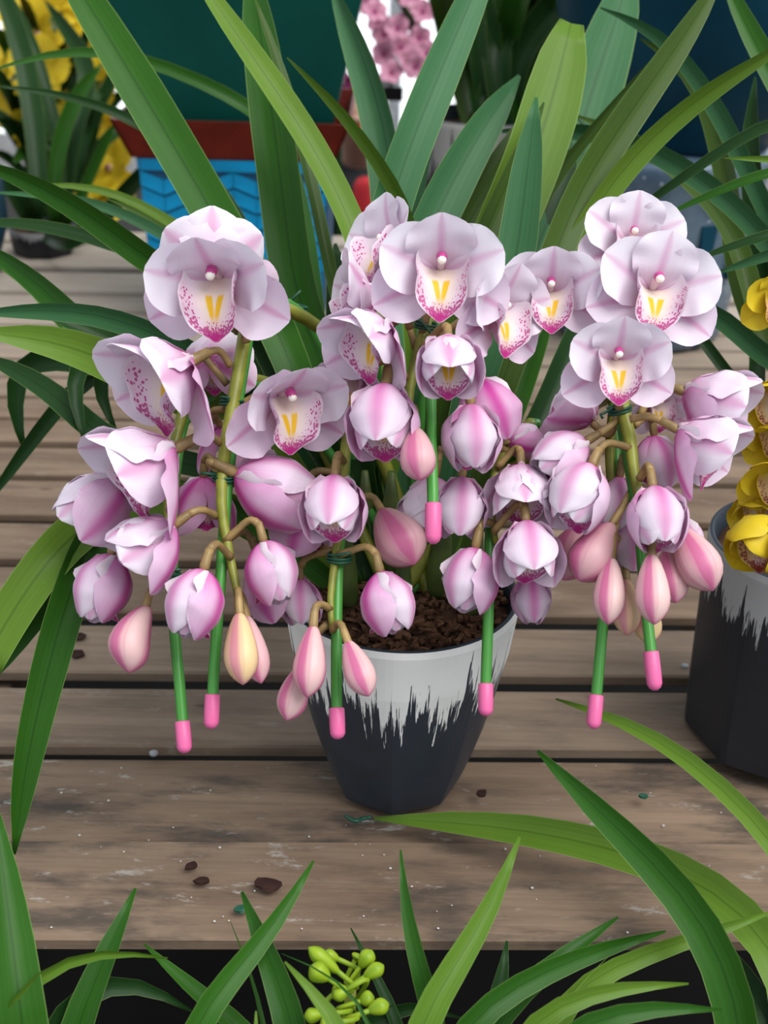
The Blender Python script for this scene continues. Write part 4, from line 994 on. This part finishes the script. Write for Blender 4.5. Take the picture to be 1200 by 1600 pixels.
# ------------------------------------------------------------------ plants on the floor before the bench
def floor_pot(px, Y, label, r=.066):
    x = (P(px, 1600, .85)).x
    root, sz_ = faceted_pot('planter', x, Y, -.599, .24, r * .75, r, M['pot2'], M['potin'], label, 'pot')
    return x, Y, sz_
def floor_plant(px, Y, plabel, label, leaves, extra=None):
    x, y, z = floor_pot(px, Y, plabel)
    root = empty('orchid_plant', (x, y, z), label, 'plant')
    for pts, w_, mt, rl in leaves:
        b = Vector((x + rnd(-.03, .03), y + rnd(-.03, .03), z - .003)); a = P(*pts[0])
        leaf(root, [b, b.lerp(a, .55) + Vector((0, 0, .03))] + pts, w_, mt, roll=rl, n=26, prof='grass' if w_ < 10 else 'strap')
    return root, x, y, z
floor_plant(60, .50, 'black pot on the floor under the lower left leaf clump', 'dark green leaf clump in the lower left corner before the bench', [
    ([(40, 1640, .80), (22, 1480, .82), (5, 1360, .84), (-8, 1255, .86)], 36, 'leaf', 10),
    ([(110, 1620, .84), (165, 1500, .86), (212, 1388, .88)], 27, 'leaf', -15),
    ([(-10, 1600, .80), (60, 1510, .82), (165, 1470, .84), (262, 1497, .85)], 14, 'leafyel', 40),
    ([(60, 1640, .84), (130, 1530, .87), (220, 1520, .88), (300, 1580, .88)], 20, 'leafdeep', 20),
    ([(-20, 1640, .78), (60, 1590, .78), (150, 1640, .78)], 24, 'leaf', 10)])
g3, gx, gy, gz = floor_plant(430, .52, 'black pot on the floor under the budding clump', 'leaf clump with yellow-green buds before the bench front edge', [
    ([(280, 1630, .80), (345, 1545, .82), (430, 1455, .85), (490, 1345, .87)], 22, 'leaf', 15),
    ([(470, 1640, .82), (435, 1540, .84), (405, 1460, .86), (378, 1393, .88)], 27, 'leaf', -15),
    ([(430, 1660, .86), (340, 1580, .88), (270, 1520, .89), (225, 1475, .90)], 18, 'leaf', 15),
    ([(560, 1640, .76), (510, 1570, .77), (445, 1503, .78)], 20, 'leafyel', 10),
    ([(600, 1640, .78), (560, 1540, .80), (510, 1505, .81), (440, 1490, .82)], 8, 'leaf', 10),
    ([(420, 1640, .84), (400, 1540, .87), (375, 1470, .89), (360, 1440, .9)], 9, 'leaf', 20),
    ([(640, 1640, .88), (600, 1560, .90), (570, 1490, .91), (548, 1450, .92)], 12, 'leafdeep', 20),
    ([(400, 1640, .76), (410, 1600, .76), (400, 1580, .76)], 12, 'leafyel', 0),
    ([(520, 1660, .88), (600, 1570, .90), (650, 1555, .9), (720, 1590, .9)], 16, 'leafdeep', 20)])
gst = [(545, 1640, .86), (545, 1580, .86), (548, 1530, .86)]
tube('flower_spike', [Vector((gx + .03, gy, gz - .003))] + [P(*p) for p in gst], .004, M['stem'], g3, n=16)
for (bx, by, tx, ty, w_, d) in [(530, 1520, 482, 1480, 13, .84), (515, 1530, 484, 1510, 17, .83), (530, 1500, 505, 1488, 10, .86), (562, 1512, 582, 1485, 13, .85), (568, 1528, 600, 1508, 12, .84), (520, 1555, 535, 1540, 10, .84),
                                (545, 1545, 520, 1560, 11, .83), (562, 1565, 585, 1558, 13, .83), (575, 1580, 608, 1568, 13, .82), (505, 1585, 475, 1588, 12, .82), (520, 1598, 500, 1600, 11, .81), (555, 1500, 560, 1490, 9, .87)]:
    bud(g3, bx, by, tx, ty, d, w_, 'gbud', pink=.2, stem=(547, 1535 if by < 1540 else 1575, .86), tz=.0)
floor_plant(760, .50, 'black pot on the floor under the central leaf clump', 'bright green leaf clump at the bottom centre before the bench', [
    ([(640, 1620, .80), (700, 1530, .82), (765, 1435, .84), (812, 1308, .86)], 24, 'leafyel', 12),
    ([(680, 1580, .84), (648, 1510, .85), (630, 1430, .86), (626, 1328, .87)], 17, 'leaf', -10),
    ([(740, 1640, .84), (790, 1570, .86), (870, 1500, .88), (966, 1433, .90)], 21, 'leaf', -10),
    ([(690, 1640, .82), (800, 1545, .84), (900, 1495, .87), (1040, 1455, .90)], 20, 'leaf', 15),
    ([(800, 1620, .80), (880, 1560, .81), (970, 1538, .82), (1076, 1537, .83)], 18, 'leafyel', 15),
    ([(860, 1620, .78), (950, 1582, .78), (1040, 1568, .79), (1128, 1578, .80)], 20, 'leaf', 10),
    ([(870, 1560, .86), (960, 1510, .87), (1075, 1470, .88), (1215, 1422, .89)], 17, 'leafyel', 20),
    ([(760, 1620, .90), (790, 1540, .92), (792, 1470, .93)], 22, 'leafdeep', 10),
    ([(860, 1590, .85), (900, 1540, .86), (950, 1495, .87)], 4, 'leafyel', 0)])
floor_plant(1180, .52, 'black pot on the floor under the lower right leaf clump', 'long-leaved clump at the lower right, leaves reaching over the bench', [
    ([(1160, 1620, .82), (1145, 1520, .83), (1075, 1395, .85), (950, 1285, .88), (840, 1173, .91)], 30, 'leaf', -10),
    ([(1260, 1560, .86), (1180, 1430, .90), (1060, 1355, .97), (880, 1305, 1.04), (720, 1283, 1.08), (585, 1279, 1.10)], 27, 'leafyel', 10),
    ([(1290, 1440, .88), (1200, 1305, .92), (1100, 1200, .97), (1000, 1130, 1.0), (868, 1092, 1.03)], 16, 'leafyel', 10),
    ([(1230, 1640, .86), (1180, 1560, .88), (1140, 1490, .92), (1120, 1460, .94)], 26, 'leafdeep', 10)])
# ------------------------------------------------------------------ litter on the bench
def flake(px, py, lx, ly, ang, mat, label, cat, nm='leaf_fragment'):
    c = plane_z(px, py, .0055); q = Matrix.Rotation(math.radians(ang), 3, 'Z'); V = []
    sc = (c - CAM).length / FPX
    n = 10
    for zz in (-.001, .0012):
        for k in range(n):
            a = 2 * math.pi * k / n
            V.append(c + q @ Vector((math.cos(a) * lx * sc * rnd(.75, 1.15), math.sin(a) * ly * sc * 1.5 * rnd(.7, 1.15), zz + rnd(0, .0008))))
    Fs = [tuple(range(n))[::-1], tuple(range(n, 2 * n))] + [(k, (k + 1) % n, (k + 1) % n + n, k + n) for k in range(n)]
    tag(mesh(nm, V, Fs, M[mat], smooth=False), label, cat)
flake(123, 995, 12, 7, 0, 'dry', 'upper of two dark bark flakes on the slat at left', 'debris')
flake(121, 1022, 11, 7, -15, 'dry', 'lower of two dark bark flakes on the slat at left', 'debris')
flake(298, 1354, 10, 5, 35, 'dry', 'small dry flake tilted, on the front plank', 'debris')
flake(316, 1377, 13, 5, 10, 'dry', 'thin dry flake lying flat on the front plank', 'debris')
flake(420, 1383, 22, 9, -10, 'dry', 'largest brown dry leaf fragment on the front plank', 'debris')
flake(376, 1421, 11, 5, 25, 'tie', 'dark green leaf scrap on the front plank', 'debris')
flake(1005, 1244, 8, 4, 0, 'tie', 'tiny green scrap on the plank right of the pot', 'debris')
flake(752, 1240, 8, 6, -40, 'dry', 'curled brown flake right of the slate pot foot', 'debris')
cc = [plane_z(540, 1275, .004), plane_z(555, 1283, .006), plane_z(568, 1279, .004), plane_z(580, 1277, .006)]
V, Fs, UV = tube_data(spline(cc, 12), .0018, 6)
tag(mesh('tie_scrap', V, Fs, M['tie'], None, UV), 'scrap of green wire tie lying at the foot of the slate pot', 'wire scrap')
V = []; Fs = []
for i in range(46):
    px, py = rnd(40, 1160), rnd(1195, 1460)
    if 520 < px < 740 and py < 1275: continue
    c = plane_z(px, py, .0012 if py > 1313 else -.003); s = rnd(.0005, .0014); n = len(V)
    for k in range(5): V.append(c + Vector((math.cos(k * 1.257) * s, math.sin(k * 1.257) * s, 0)))
    V.append(c + Vector((0, 0, s)))
    Fs += [(n + k, n + (k + 1) % 5, n + 5) for k in range(5)]
tag(mesh('perlite_grains', V, Fs, M['perlite'], smooth=False), 'scattered white perlite grains on the front planks', 'grains', kind='stuff')
